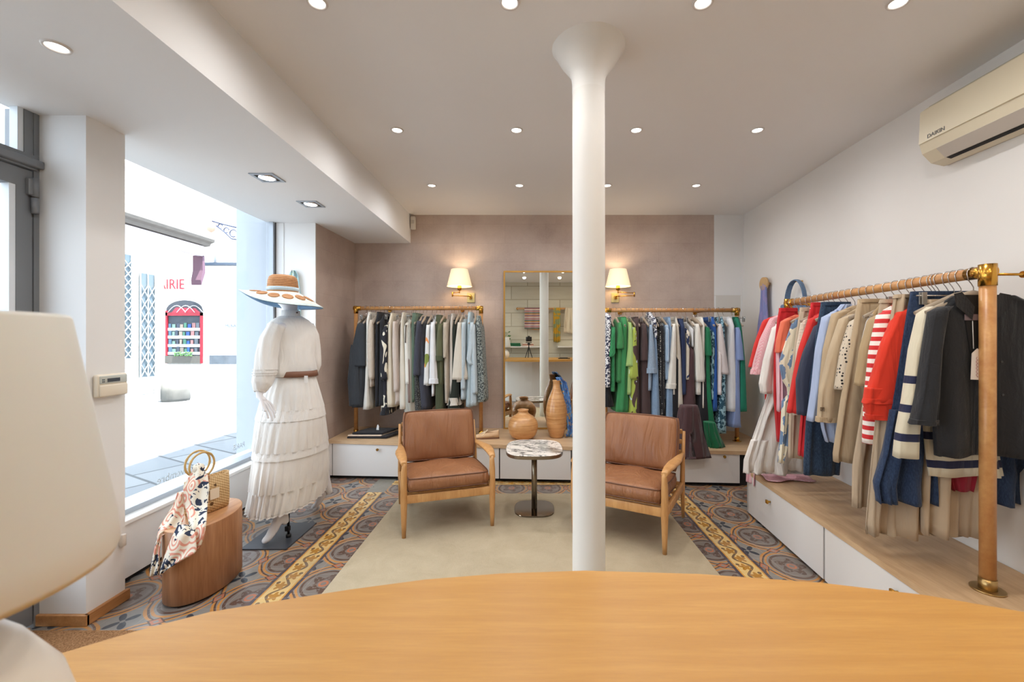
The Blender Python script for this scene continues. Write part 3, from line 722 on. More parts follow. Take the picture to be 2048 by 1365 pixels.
def scarf_vase():
    t = fabric('blue_patterned_silk', (100, 150, 206), 'paisley', (66, 106, 168), 22, c3=(208, 160, 84))
    pts = [(757, 1112, 1122), (764, 1116, 1133), (790, 1123, 1140), (820, 1126, 1144), (848, 1133, 1149), (865, 1134, 1152), (874, 1129, 1152)]
    g = []
    for j in range(28):
        v = lerp(757, 874, j/27); ul, ur = interp(pts, v); row = []; y = 4.55-.03*sm((v-757)/60)
        for i in range(18):
            s_ = i/17; u = lerp(ul, ur, s_); yy = y+.018*math.sin(s_*11+j*.12)+.02*s_; row.append(tuple(at_y(u, v-2 if j == 0 else v, yy)))
        g.append(row)
    zb = bench_z(.45)+.006
    for r in g:
        for i, p in enumerate(r):
            if p[2] < zb: r[i] = (p[0], p[1], zb+.002*math.sin(i))
    tag(MB().sheet(g, .004).build('silk_scarf', t), 'blue patterned silk scarf draped over the tall stoneware vase', 'scarf')
scarf_vase()
def shoe():
    sx, y = xu(974, 4.45), 4.45; z0 = bench_z(sx)
    o = empty('loafer', (sx, y, z0), math.radians(6)); tag(o, 'beige woven leather flat shoe with a small knot on the back bench', 'shoe')
    BE = fabric('beige_woven_leather', (222, 188, 150), 'knit', None, 90, .5)
    L = .125
    def sec(x, w_, h, open_=0):
        return [(x, w_*math.cos(a), .014+h*max(0, math.sin(a))**.7 if math.sin(a) > 0 else .014) for a in [2*PI*i/20 for i in range(20)]]
    MB().loft([sec(-L, .006, .006), sec(-L+.008, .026, .022), sec(-L+.035, .040, .034), sec(-.045, .043, .044), sec(-.01, .040, .052), sec(.03, .034, .056), sec(.07, .031, .066), sec(L-.012, .028, .074), sec(L-.002, .016, .074)]).build('upper', BE, o)
    MB().prism([(-L-.002, 0), (-L+.02, -.034), (-.06, -.046), (0, -.042), (.07, -.034), (L, -.024), (L, .024), (.07, .034), (0, .042), (-.06, .046), (-L+.02, .034)], 0, .014).build('sole', plain('brown_sole', (120, 84, 62), .6), o)
    MB().rbox((-.01, -.022, .062), (.105, .022, .0685), .006, 2).build('opening', plain('shoe_lining', (176, 138, 106), .8), o)
    MB().tube([(-.055, -.038, .03), (-.02, -.02, .066), (-.022, .01, .07), (-.04, .035, .045)], .006, 8).tube([(-.02, -.02, .066), (.0, -.024, .085), (.004, -.006, .09)], .005, 8).tube([(-.06, -.015, .058), (-.02, -.018, .07)], .006, 8).build('knot', plain('cream_leather', (236, 218, 190), .5), o)
shoe()
def folded():
    z = bench_z(-1.6); y = 4.47; x = xu(748, y); k = 0
    for a, b, yy0, yy1, h, c_, nm, nmk in ((-.205, .20, -.10, .16, .024, (44, 44, 48), 'dark grey', 'charcoal'), (-.20, .14, -.10, .13, .014, (226, 206, 186), 'cream', 'cream_trim'), (-.16, .15, -.09, .16, .02, (36, 37, 42), 'black', 'ink')):
        m = MB().rbox((a, yy0, 0), (b, yy1, h), .007, 3)
        for q in range(len(m.v)):
            v = m.v[q]; m.v[q] = (v[0]+v[1]*.35, v[1], v[2]+.002*math.sin(v[0]*40+k))
        o = m.build('pullover', fabric('folded_%s' % nmk, c_), None, (x, y, z+.001+k))
        tag(o, '%s folded pullover in the small stack on the bench under the left rail' % nm, 'clothing', 'folded garments stacked under the left rail'); k += h+.001
    tg = MB().add([(-.014, 0, 0), (.014, 0, 0), (.012, .003, .042), (.002, .004, .056), (-.008, .003, .046)], [(0, 1, 2, 3, 4)]).add([(-.014, .002, 0), (.014, .002, 0), (.012, .005, .042), (.002, .006, .056), (-.008, .005, .046)], [(0, 1, 2, 3, 4)]).build('price_tag', plain('white_card', (236, 240, 242), .6), None, (x+.03, y+.02, z+k+.003))
    tag(tg, 'white paper price tag standing on the folded black garment', 'price tag')
folded()
# ================================================================== ARMCHAIRS
def leather(nm='cognac_leather'):
    t = Mt(nm, .42, 0, .45); n = t.noise(3.2, (1.6, 1, .6), 3, .8); f = t.noise(190, detail=2); cr = t.noise(2.2, (3.2, 2.0, .5), 3, 1.6, .55)
    t.color(t.mix(ramp(n, .35, .7)*.5, (150, 102, 68), (126, 79, 51))); t.bump(f*.05+cr*1.0, .7, .03); return t.m
LEA = leather()
def cushion(w_, d, h, crown, nm, parent, M_, seam=True):
    m = MB(); nx, ny = 18, 14; top = []; 
    def P(i, j, s):
        u, v = i/nx*2-1, j/ny*2-1
        ex = math.copysign(abs(u)**.85, u); ey = math.copysign(abs(v)**.85, v)
        rr = max(abs(ex), abs(ey)); cx = ex*w_/2*(1-.04*(abs(ey)**6)); cy = ey*d/2*(1-.04*(abs(ex)**6))
        z = h*.5*s*(1-.22*rr**10)+crown*s*(1-ex*ex)*(1-ey*ey)
        z += s*.006*math.sin(u*7+v*3)*(1-rr**4)+s*.005*math.exp(-((u-.1)**2)*40)*(.4+v)*(1-rr**4)
        return M_ @ Vector((cx, cy, z))
    for s in (1, -1):
        vs = [P(i, j, s) for j in range(ny+1) for i in range(nx+1)]; W = nx+1
        m.add(vs, [((j*W+i, j*W+i+1, (j+1)*W+i+1, (j+1)*W+i) if s > 0 else (j*W+i, (j+1)*W+i, (j+1)*W+i+1, j*W+i+1)) for j in range(ny) for i in range(nx)], True)
    W = nx+1; B = W*(ny+1)
    loop = [i for i in range(nx+1)]+[j*W+nx for j in range(1, ny+1)]+[ny*W+i for i in range(nx-1, -1, -1)]+[j*W for j in range(ny-1, 0, -1)]
    mid = []; o0 = len(m.v); N_ = len(loop)
    for k in loop:
        a, b = Vector(m.v[k]), Vector(m.v[B+k]); c = (a+b)/2; cc = M_ @ Vector((0, 0, 0)); dd = (c-cc).normalized()*.012; mid.append(c+dd)
    m.v += [tuple(p) for p in mid]
    for q in range(N_):
        a, b = loop[q], loop[(q+1) % N_]; ma, mb = o0+q, o0+(q+1) % N_
        m.f += [(b, a, ma, mb), (B+a, B+b, mb, ma)]; m.sm += [True, True]; m.mi += [0, 0]
    c = m.build(nm, LEA, parent)
    for s, off in ((0, 0), (1, B)):
        pts = [Vector(m.v[off+k]) for k in loop]; pts.append(pts[0])
        MB().tube(pts, .0045, 6, False).build('piping', plain('darker_leather_piping', (104, 66, 46), .4), c)
    return c
def armchair(loc, rz, label, dup=None):
    if dup: 
        r = copy_tree(dup); r.location = loc; r.rotation_euler = (0, 0, rz); r['label'] = label; return r
    r = empty('armchair', loc, rz); tag(r, label, 'armchair', 'tan leather armchairs with wooden frames')
    W = .315                                         # local: front is -Y, legs at x=+-W, y 0 (front) .. .67 (rear)
    for s in (-1, 1):
        MB().tube([(s*W, 0, 0), (s*W, .0, .10), (s*W, .0, .26), (s*W, 0, .42), (s*(W-.002), .0, .49), (s*(W-.004), .004, .515)], [.014, .018, .024, .022, .018, .017], 16).build('front_leg', CHW, r)
        MB().tube([(s*W, .66, 0), (s*W, .645, .14), (s*W, .63, .28), (s*W, .645, .44), (s*W, .70, .66)], [.014, .019, .024, .021, .014], 16, ry=.8).build('rear_leg', CHW, r)
        g = []
        pr = [(-.012, .512, .020, .012), (.03, .520, .026, .013), (.10, .527, .034, .013), (.22, .526, .040, .013), (.36, .514, .036, .013), (.50, .50, .026, .014), (.60, .492, .020, .014), (.655, .488, .016, .014)]
        rings = [[(s*(W+.012*math.sin(min(1, max(0, y/.5))*PI))+w_*math.cos(2*PI*k/14), y, z+h*math.sin(2*PI*k/14)+(.004 if math.sin(2*PI*k/14) > 0 else 0)) for k in range(14)] for y, z, w_, h in pr]
        MB().loft(rings).build('armrest', CHW, r)
        MB().rbox((s*W-.013, .01, .225), (s*W+.013, .64, .285), .006, 2).build('side_rail', CHW, r)
    MB().rbox((-W+.012, -.012, .235), (W-.012, .016, .295), .006, 2).build('front_rail', CHW, r)
    MB().rbox((-W+.012, .615, .225), (W-.012, .64, .28), .006, 2).build('rear_rail', CHW, r)
    for k, (z, y) in enumerate(((.42, .66), (.50, .668), (.58, .685), (.655, .70))): MB().rbox((-W+.012, y-.008, z-.018), (W-.012, y+.008, z+.018), .005, 2).build('back_slat', CHW, r)
    for k in range(4): MB().rbox((-W+.012, .10+.14*k, .262), (W-.012, .14+.14*k, .278), .004, 1).build('seat_slat', CHW, r)
    Ms = Matrix.Translation((0, .255, .338)) @ Matrix.Rotation(math.radians(3.0), 4, 'X')
    Ms = Matrix.Translation((0, .262, .345)) @ Matrix.Rotation(math.radians(-4), 4, 'X')
    cushion(.585, .565, .105, .022, 'seat_cushion', r, Ms)
    Mb = Matrix.Translation((0, .585, .575)) @ Matrix.Rotation(math.radians(74), 4, 'X')
    cushion(.575, .40, .105, .022, 'back_cushion', r, Mb)
    return r
fl = at_z(808.5, 1080, 0); bl = at_z(800.6, 1010, 0); fr_ = at_z(983.7, 1055, 0)
rz1 = math.atan2((fr_-fl).y, (fr_-fl).x)
A1 = armchair(((fl+fr_)/2)+Vector((0, 0, .0125)), rz1, 'tan leather armchair with wooden frame, left of the small marble table')
FR = at_z(1329.4, 1113, 0); BR = at_z(1363.8, 1043, 0); dv = (BR-FR).normalized(); rt = Vector((dv.y, -dv.x, 0))
armchair(FR-rt*.315+Vector((0, 0, .0125)), math.atan2(rt.y, rt.x), 'tan leather armchair with wooden frame, right of the column', A1)
# ================================================================== MARBLE SIDE TABLE
def side_table():
    b = at_z(1068.5, 1022, 0); c = (b.x, b.y)
    o = empty('side_table', (c[0], c[1], .0125)); tag(o, 'small pedestal table with veined marble top and bronze steel base', 'side table')
    def sq(wx, wy, z, n=56, e=.62): return [(math.copysign(abs(math.cos(a))**e, math.cos(a))*wx, math.copysign(abs(math.sin(a))**e, math.sin(a))*wy, z) for a in [2*PI*i/n for i in range(n)]]
    BR_ = plain('brushed_bronze_steel', (150, 138, 120), .28, 1.0)
    MB().loft([sq(.158, .165, 0), sq(.160, .167, .002), sq(.160, .167, .008), sq(.158, .165, .010)], smooth=False).build('base_plate', plain('polished_bronze_steel', (134, 124, 112), .12, 1.0), o)
    MB().cyl((0, 0, .01), (0, 0, .47), .0225, 32).build('pedestal', BR_, o)
    h = .478
    MB().loft([sq(.225, .265, h-.004), sq(.2275, .268, h), sq(.2275, .268, h+.022)], smooth=False).build('metal_rim', BR_, o)
    t = Mt('arabescato_marble', .14, 0, .5)
    a = t.noise(2.0, (1, 1.7, 1), 6, 1.6, .6); v = (a-.5).abs(); v2 = (t.noise(4.5, detail=5, dist=2.2)-.5).abs()
    c_ = t.mix(ramp(t.noise(2.3, detail=3, dist=.6), .50, .60)*.9, (236, 230, 224), (118, 118, 108)); c_ = t.mix(ramp(v, .035, .0), c_, (52, 54, 58)); c_ = t.mix(ramp(v2, .02, .0)*.7, c_, (96, 96, 102)); t.color(c_)
    MB().loft([sq(.224, .264, h+.018), sq(.2255, .2655, h+.020), sq(.2255, .2655, h+.0235), sq(.222, .262, h+.0255)], smooth=False).build('marble_top', t.m, o)
side_table()
# ================================================================== OVAL STOOL, BAG, SCARF
ST = Vector((-1.845, 2.475, 0)); STH = .395
def stool():
    t = Mt('walnut_veneer', .38); g = t.noise(2.2, (9, 9, .8), 5, .5, .6); g2 = t.noise(14, (8, 8, .6), 2)
    t.color(t.mix(ramp(g*.7+g2*.3, .36, .62), (178, 130, 92), (148, 100, 66))); t.bump(g2, .05, .001)
    m = MB(); rot = math.radians(6)
    def rg(a, b, z, n=72):
        out = []
        for i in range(n):
            p = (a*math.cos(2*PI*i/n), b*math.sin(2*PI*i/n)); out.append((p[0]*math.cos(rot)-p[1]*math.sin(rot)*-1*-1, p[0]*math.sin(rot)+p[1]*math.cos(rot), z))
        return out
    o = empty('oval_stool', ST); tag(o, 'solid oval walnut veneered stool beside the shop window', 'stool')
    m.loft([rg(.152, .243, .012), rg(.155, .246, .014), rg(.155, .246, STH-.003), rg(.153, .244, STH)], True, False).build('body', t.m, o)
    t2 = Mt('walnut_veneer_top', .36); g = t2.noise(2.2, (8, 1.0, 8), 5, .5, .6); t2.color(t2.mix(ramp(g, .36, .62), (206, 158, 112), (176, 124, 80)))
    m2 = MB(); m2.loft([rg(.153, .244, STH-.0005), rg(.151, .242, STH+.0015), rg(.06, .10, STH+.0016)], False, True).build('stool_top', t2.m, o)
    MB().loft([rg(.14, .23, 0), rg(.14, .23, .013)], True, True).build('plinth', GAP, o)
stool()
def bag():
    a, b = Vector((-1.858, 2.41)), Vector((-1.797, 2.625)); d = (b-a); L = d.length
    o = empty('straw_bag', (0, 0, 0)); o.location = ((a.x+b.x)/2-.035, (a.y+b.y)/2, STH+.002); o.rotation_euler = (0, 0, math.atan2(d.y, d.x))
    tag(o, 'woven straw handbag with round bamboo handles on the oval stool', 'handbag')
    t = Mt('woven_straw', .7, 0, .3); X, Y, Z = t.xyz(); wv = ((X*2.6+Z)*150).sin()*((Z-X*.6)*260).sin()
    hol = ((X*95).sin()*(Z*95).sin()).gt(.55)*Z.band(.04, .155)*X.band(-.10, .02)
    t.color(t.mix(hol, t.mix(ramp(wv, -.6, .8), (176, 140, 92), (226, 196, 150)), (96, 70, 42))); t.bump(wv, .5, .004)
    h = .195; rings = []
    for z, ex, ey in ((0, L/2-.012, .040), (.004, L/2-.004, .050), (.05, L/2, .054), (.12, L/2+.004, .046), (h, L/2+.008, .034), (h, L/2+.002, .028), (.02, L/2-.01, .03)):
        rings.append([(math.copysign(abs(math.cos(q))**.35, math.cos(q))*ex, math.copysign(abs(math.sin(q))**.5, math.sin(q))*ey, z+.008*(abs(math.cos(q))**3)*(z > .1)) for q in [2*PI*i/48 for i in range(48)]])
    MB().loft(rings, True, True).build('basket', t.m, o)
    BM = plain('bamboo', (214, 180, 120), .4, vary=.3, nscale=20)
    for sy, dx in ((-.03, -.008), (.03, .012)):
        pts = []; rs = []
        for i in range(41):
            a_ = math.radians(-62)+math.radians(304)*i/40; pts.append((dx-.045+.071*math.cos(a_), sy+.002, .262+.071*math.sin(a_)+.02)); rs.append(.0055+(.0016 if i % 7 == 0 else 0))
        q = MB().tube(pts, rs, 10).build('bamboo_handle', BM, o)
        MB().tube([(dx-.02, sy, .185), (dx-.015, sy, .212)], .011, 10).tube([(dx-.075, sy, .185), (dx-.078, sy, .212)], .011, 10).build('leather_loop', plain('tan_leather', (160, 98, 58), .5), o)
    MB().add([(-.03, -.057, .075), (.025, -.058, .075), (.025, -.0565, .135), (-.03, -.0555, .135)], [(0, 1, 2, 3)]).add([(-.03, -.059, .075), (.025, -.060, .075), (.025, -.0585, .135), (-.03, -.0575, .135)], [(0, 1, 2, 3)]).build('price_tag', plain('cream_card', (232, 218, 196), .6), o)
bag()
def neck_scarf():
    t = Mt('printed_scarf_cotton', .85, 0, .2); X, Y, Z = t.xyz()
    v = t.voro(14, (1, 1, .8)); cor = (v*26).sin(); n = t.noise(7, detail=1, dist=.5); n2 = t.noise(24, detail=1, dist=1.6)
    c = t.mix(ramp(cor, .1, .4), (238, 226, 208), (226, 158, 138)); nv = t.mix(n2.gt(.53), (238, 230, 214), (56, 64, 84))
    c = t.mix(n.gt(.50), c, nv); t.color(c)
    o = empty('printed_scarf', (ST.x, ST.y-.1, STH)); tag(o, 'cream coral and navy printed scarf knotted to the straw bag handle', 'scarf')
    off = Vector(o.location)
    def drape(rows, name, amp=.008, k=9, th=.003):
        g = []
        n = 30; v0, v1 = rows[0][0], rows[-1][0]
        for j in range(n):
            v = lerp(v0, v1, j/(n-1)); ul, ur, y, dl = interp(rows, v); row = []
            for i in range(16):
                s_ = i/15; u = lerp(ul, ur, s_); yy = y+amp*math.sin(s_*k+j*.15)+.01*(1-math.sin(s_*PI))
                p = at_y(u, v+dl*s_, yy); row.append(tuple(p-off))
            g.append(row)
        MB().sheet(g, th).build(name, t.m, o)
    drape([(934, 388, 402, 2.385, 0), (948, 381, 414, 2.37, 0), (975, 366, 418, 2.345, 0), (1010, 369, 415, 2.33, 0), (1040, 376, 414, 2.27, -3), (1056, 379, 412, 2.235, -4), (1075, 382, 410, 2.225, -6), (1103, 386, 401, 2.222, -8)], 'front_tail')
    drape([(1050, 356, 382, 2.24, 0), (1072, 345, 390, 2.205, -2), (1100, 333, 393, 2.195, 2), (1115, 328, 388, 2.19, -6), (1135, 322, 362, 2.19, -12), (1151, 319, 330, 2.19, -8)], 'lower_corner')
    drape([(985, 356, 370, 2.36, 0), (1010, 346, 368, 2.34, 4), (1035, 331, 366, 2.31, 8), (1055, 318, 352, 2.27, 10), (1070, 315, 324, 2.235, 0), (1100, 308, 320, 2.225, 0), (1130, 302, 320, 2.22, 0), (1154, 299, 318, 2.22, -4)], 'side_tail')
    kp = at_y(397, 937, 2.40)-off
    MB().lathe([(.004, -.024), (.022, -.018), (.03, 0), (.024, .018), (.006, .026)], tuple(kp), 20).build('knot', t.m, o)
neck_scarf()
tag(MB().add([(-2.335, 2.36, .362), (-2.355, 2.50, .362), (-2.362, 2.50, .50), (-2.342, 2.36, .49)], [(0, 1, 2, 3)]).add([(-2.338, 2.36, .362), (-2.358, 2.50, .362), (-2.365, 2.50, .50), (-2.345, 2.36, .49)], [(0, 1, 2, 3)]).build('display_card', plain('ivory_card', (236, 232, 220), .6)), 'ivory card leaning on the window sill next to the pillar', 'card')
# ================================================================== MANNEQUIN
def mannequin():
    o = empty('mannequin', (-1.72, 3.15, 0)); tag(o, 'white mannequin in white blouse and tiered maxi skirt, walking on tiptoe by the window', 'mannequin')
    off = Vector((-1.72, 3.15, 0)); fw = Vector((-.86, .51, 0)).normalized(); lf_ = Vector((-fw.y, fw.x, 0)); lf_ = Vector((-.51, -.86, 0))
    def L(f, l, z): return fw*f+lf_*l+Vector((0, 0, z))
    PL = Mt('mannequin_matt_white', .38, 0, .4).color((226, 226, 230)).m
    V = []; Ed = []; R = []
    def nv(p, r, par=None):
        V.append(tuple(p)); R.append(r); 
        if par is not None: Ed.append((par, len(V)-1))
        return len(V)-1
    pel = nv(L(0, 0, .98), (.15, .11)); w1 = nv(L(.0, 0, 1.14), (.11, .085), pel); ch = nv(L(0, 0, 1.34), (.115, .07), w1); ub = nv(L(.0, 0, 1.46), (.075, .05), ch)
    nk = nv(L(.005, 0, 1.56), (.050, .050), ub); n2 = nv(L(.02, .0, 1.63), (.048, .048), nk)
    hf = Vector((-.93, .0, 0))                         # the head turns a little towards the window
    hd = nv(L(.02, 0, 1.70)+hf*.025, (.068, .082), n2); h2 = nv(L(.02, 0, 1.775)+hf*.02, (.074, .088), hd); h3 = nv(L(.02, 0, 1.84)+hf*.01, (.055, .065), h2)
    chin = nv(L(.02, 0, 1.655)+hf*.10, (.024, .024), hd)
    nose = nv(L(.02, 0, 1.715)+hf*.118, (.010, .012), hd)
    def arm(sh, el, wr, fingers, thumb, side):
        a = nv(sh, (.034, .034), ub); b = nv(el, (.036, .036), a); c = nv((Vector(el)+Vector(wr))/2, (.030, .030), b); d = nv(wr, (.021, .021), c)
        kn = nv(Vector(wr)*.62+Vector(fingers[1][0])*.38, (.026, .013), d)
        for pts in fingers:
            q = kn
            for k, p in enumerate(pts): q = nv(p, (.0082-.0008*k,)*2, q)
        q = d
        for k, p in enumerate(thumb): q = nv(p, (.0095-.001*k,)*2, q)
    def W(u, v, y): return at_y(u, v, y)-off
    # left arm, nearer the camera
    sh = W(551, 652, 2.99); el = W(523, 735, 2.93); wr = W(517, 789, 2.87)
    f = [[W(528, 812, 2.84), W(533, 826, 2.83), W(537, 838, 2.83)], [W(533, 811, 2.85), W(541, 827, 2.845), W(545, 843, 2.84)], [W(537, 809, 2.87), W(545, 823, 2.87), W(550, 837, 2.87)], [W(540, 806, 2.89), W(547, 817, 2.9), W(551, 828, 2.9)]]
    arm(sh, el, wr, f, [W(522, 800, 2.84), W(526, 814, 2.82), W(531, 824, 2.81)], 1)
    sh = L(0, -.165, 1.49); el = L(.01, -.18, 1.22); wr = L(.14, -.17, 1.03)
    f = [[L(.17+.004*k, -.16-.012*k, .96), L(.175, -.155-.012*k, .93), L(.17, -.15-.012*k, .90)] for k in range(4)]
    arm(sh, el, wr, f, [L(.17, -.14, .99), L(.18, -.13, .96)], -1)
    def leg(hip, kn, an, heel, ball, toe):
        a = nv(hip, (.085, .085), pel); b = nv((Vector(hip)+Vector(kn))/2, (.075, .075), a); c = nv(kn, (.052, .052), b)
        d = nv(Vector(kn)*.6+Vector(an)*.4, (.048, .048), c); e = nv(an, (.034, .034), d); nv(heel, (.030, .030), e)
        m_ = nv((Vector(an)+Vector(ball))/2, (.036, .034), e); f_ = nv(ball, (.042, .024), m_); nv(toe, (.030, .014), f_)
    leg(L(0, .09, .88), Vector((-.02, -.06, .50)), W(563, 1032, 2.985), W(572, 1048, 3.01), W(536, 1078, 2.93), W(523, 1087, 2.91))
    leg(L(0, -.09, .88), Vector((.05, .30, .50)), W(654, 972, 3.54), W(659, 989, 3.56), W(634, 1010, 3.53), W(623, 1016, 3.525))
    me = bpy.data.meshes.new('body'); me.from_pydata(V, Ed, []); bo = bpy.data.objects.new('body', me); COL.objects.link(bo)
    md = bo.modifiers.new('s', 'SKIN'); 
    for i, r in enumerate(R): me.skin_vertices[0].data[i].radius = r if isinstance(r, tuple) else (r, r)
    me.skin_vertices[0].data[0].use_root = True
    sb = bo.modifiers.new('u', 'SUBSURF'); sb.levels = 2; sb.render_levels = 2
    bpy.context.view_layer.update()
    nm = bpy.data.meshes.new_from_object(bo.evaluated_get(bpy.context.evaluated_depsgraph_get()))
    bpy.data.objects.remove(bo); nm.name = 'body'; nm.materials.append(PL)
    for p in nm.polygons: p.use_smooth = True
    b = bpy.data.objects.new('body', nm); COL.objects.link(b); b.parent = o
    # blouse and skirt
    def white(nm_, base, trans=.0, pat=None):
        m = fabric(nm_, base, pat, (214, 212, 208), 90); 
        return m
    BL = white('fine_white_cotton', (246, 245, 243)); EY = white('white_eyelet_lace', (244, 243, 241), 0, 'eyelet')
    n = 60
    def ring(cx, cy, z, a, b_, amp, k, ph, rot=math.atan2(fw.y, fw.x)):
        out = []
        for i in range(n*2):
            t = PI*i/n; r = 1+amp*math.sin(k*t+ph)+amp*.5*math.sin(k*1.7*t+ph*2.3+z*3)
            x, y = b_*r*math.cos(t), a*r*math.sin(t)     # b_: front-back, a: side-side
            out.append((cx+x*math.cos(rot)-y*math.sin(rot), cy+x*math.sin(rot)+y*math.cos(rot), z))
        return out
    MB().loft([ring(.01, -.01, 1.125, .150, .112, .02, 9, 0), ring(.01, -.01, 1.13, .168, .13, .03, 9, 0), ring(.01, -.01, 1.17, .172, .135, .025, 9, .4), ring(0, 0, 1.27, .162, .125, .015, 7, .8), ring(0, 0, 1.38, .172, .122, .010, 5, 1), ring(0, 0, 1.45, .178, .110, .006, 5, 1), ring(0, 0, 1.50, .165, .092, .004, 4, 1), ring(-.002, 0, 1.535, .125, .078, .0, 4, 1), ring(-.004, .002, 1.56, .075, .066, 0, 4, 1)]).build('blouse', BL, o)
    bl = o.children[-1]
    MB().loft([ring(-.004, .002, 1.55, .066, .062, 0, 4, 1), ring(-.006, .003, 1.60, .060, .060, 0, 4, 1), ring(-.006, .003, 1.602, .056, .056, 0, 4, 1), ring(-.004, .003, 1.56, .058, .056, 0, 4, 1)], False, False).build('collar', BL, bl)
    p = L(-.067, 0, 1.585); MB().cyl(p, p-fw*.006, .006).build('button', plain('dark_button', (60, 52, 50), .3), bl)
    def sleeve(pts, nm_):
        m = MB(); rings = []; pts = [(Vector(p), r) for p, r in pts]; N_ = 40
        full = []
        for (a, ra), (c, rc_) in zip(pts, pts[1:]):
            for k in range(5): full.append((a.lerp(c, k/5), lerp(ra, rc_, k/5)))
        full.append(pts[-1]); 
        for j, (c, r) in enumerate(full):
            d = (full[min(j+1, len(full)-1)][0]-full[max(j-1, 0)][0]).normalized(); a = d.cross(Vector((0, 1, 0))).normalized(); b2 = d.cross(a)
            rings.append([tuple(c+a*r*(1+.05*math.sin(7*t+j*.4)+.02*math.sin(13*t))*math.cos(t)+b2*r*(1+.05*math.sin(7*t+j*.4))*math.sin(t)) for t in [2*PI*i/N_ for i in range(N_)]])
        return m.loft(rings).build(nm_, BL, bl), full
    s1, fu = sleeve([(W(556, 650, 3.0), .052), (W(541, 680, 2.97), .064), (W(533, 715, 2.945), .066), (W(530, 745, 2.92), .070), (W(524, 768, 2.895), .060), (W(520, 781, 2.88), .040), (W(519, 785, 2.875), .033)], 'sleeve')
    for j, z in ((14, 0), (15, 0), (16, 0)):
        c, r = fu[j]; MB().lathe([(r*1.07, -.003), (r*1.10, 0), (r*1.07, .003)], tuple(c), 40, False, False).build('tuck_band', EY, s1)
    sleeve([(L(.0, -.12, 1.49), .050), (L(-.0, -.155, 1.42), .054), (L(.01, -.175, 1.30), .052), (L(.02, -.18, 1.20), .058), (L(.06, -.18, 1.12), .052), (L(.09, -.175, 1.085), .032)], 'sleeve')
    # skirt tiers: (z, cx, cy, ax, ay)
    K = [(1.165, .01, -.01, .152, .125), (1.12, .01, -.01, .160, .135), (1.0, .01, -.01, .190, .175), (.90, .005, .0, .212, .205), (.80, 0, .0, .222, .235), (.60, -.01, .03, .222, .30), (.42, -.02, .05, .216, .345), (.30, -.032, .058, .205, .36), (.205, -.045, .055, .195, .365)]
    def srow(z):
        q = sorted((-k[0],)+k[1:] for k in K); return interp(q, -z)
    def sring(z, amp, k, ph, grow=0.0):
        cx, cy, ax, ay = srow(z); out = []
        for i in range(160):
            t = 2*PI*i/160; r = 1+amp*math.sin(k*t+ph)+amp*.6*math.sin(k*.61*t+ph*1.7+2)+amp*.35*math.sin(k*2.3*t+z*4)
            out.append((cx+(ax+grow)*r*math.cos(t), cy+(ay+grow)*r*math.sin(t), z))
        return out
    def tier(z0, z1, k, a0, a1, nm_, grow, mat=BL, close=False):
        m = MB(); R_ = []; st = 9
        for j in range(st+1):
            t = j/st; R_.append(sring(lerp(z0, z1, t), lerp(a0, a1, t), k, 1.3, grow*t))
        return m.loft(R_, False, False).build(nm_, mat, sk)
    sk = MB().loft([sring(1.17, .005, 9, 0), sring(1.13, .012, 22, 0)], False, False).build('skirt', BL, o)
    tier(1.165, .90, 26, .006, .020, 'upper_tier', .0); tier(.905, .83, 30, .008, .008, 'lace_band', .006, EY); tier(.835, .625, 28, .008, .022, 'middle_tier', .003)
    tier(.63, .575, 30, .006, .008, 'lace_band', .007, EY); tier(.58, .36, 30, .010, .024, 'lower_tier', .004); tier(.365, .225, 38, .016, .034, 'hem_ruffle', .008); tier(.229, .208, 38, .034, .036, 'lace_hem', .008, EY)
    m = MB(); R_ = []
    for z, g in ((1.125, .0), (1.127, .007), (1.165, .007), (1.167, 0)):
        cx, cy, ax, ay = srow(z); R_.append([(cx+(ax+g+.012)*math.cos(2*PI*i/80), cy+(ay+g+.012)*math.sin(2*PI*i/80), z) for i in range(80)])
    m.loft(R_, False, False).build('belt', plain('brown_leather_belt', (124, 84, 64), .5), o)
    q = W(612, 752, 3.03); MB().box((q.x-.012, q.y-.002, q.z-.05), (q.x+.014, q.y, q.z)).build('price_tag', plain('white_tag', (236, 236, 236), .6), o)
    b0 = at_z(489, 1100, 0)-off
    MB().box((at_z(482, 1100, 0).x-off.x, 2.855-off.y, .0), (at_z(574, 1100, 0).x-off.x, 3.265-off.y, .008)).build('base_plate', plain('slate_base', (66, 70, 78), .34, vary=.3, nscale=14), o)
    pz = at_z(577, 1077, 0)-off
    MB().cyl((pz.x, pz.y, .008), (pz.x, pz.y, .62), .008).cyl((pz.x, pz.y, .008), (pz.x, pz.y, .03), .017).rbox((pz.x-.022, pz.y-.012, .05), (pz.x+.010, pz.y+.012, .085), .003, 1).build('support_rod', BLACK, o)
    # sun hat: rests on the head
    h = empty('sun_hat', W(566, 583, 3.13)+off); tag(h, 'wide brimmed straw sun hat with pale blue edge on the mannequin', 'hat')
    ST_ = Mt('natural_straw', .7); X, Y, Z = ST_.xyz(); wv = (Z*520).sin(); ST_.color(ST_.mix(ramp(wv*.4+ST_.noise(60, detail=2), .2, .9), (196, 142, 92), (146, 98, 60))); ST_.bump(wv, .5, .003)
    N_ = 72
    def hr(r, z, tilt=.0): return [(r*math.cos(2*PI*i/N_)*1.0, r*math.sin(2*PI*i/N_)*1.12, z+tilt*math.cos(2*PI*i/N_)) for i in range(N_)]
    MB().loft([hr(.098, -.01), hr(.097, .03), hr(.093, .075), hr(.086, .10), hr(.070, .113), hr(.03, .119), hr(.002, .120)], False, True).build('crown', ST_.m, h)
    MB().loft([hr(.0985, .0), hr(.1005, .001), hr(.0995, .026), hr(.097, .026)], False, False).build('ribbon', fabric('pale_blue_ribbon', (198, 220, 234)), h)
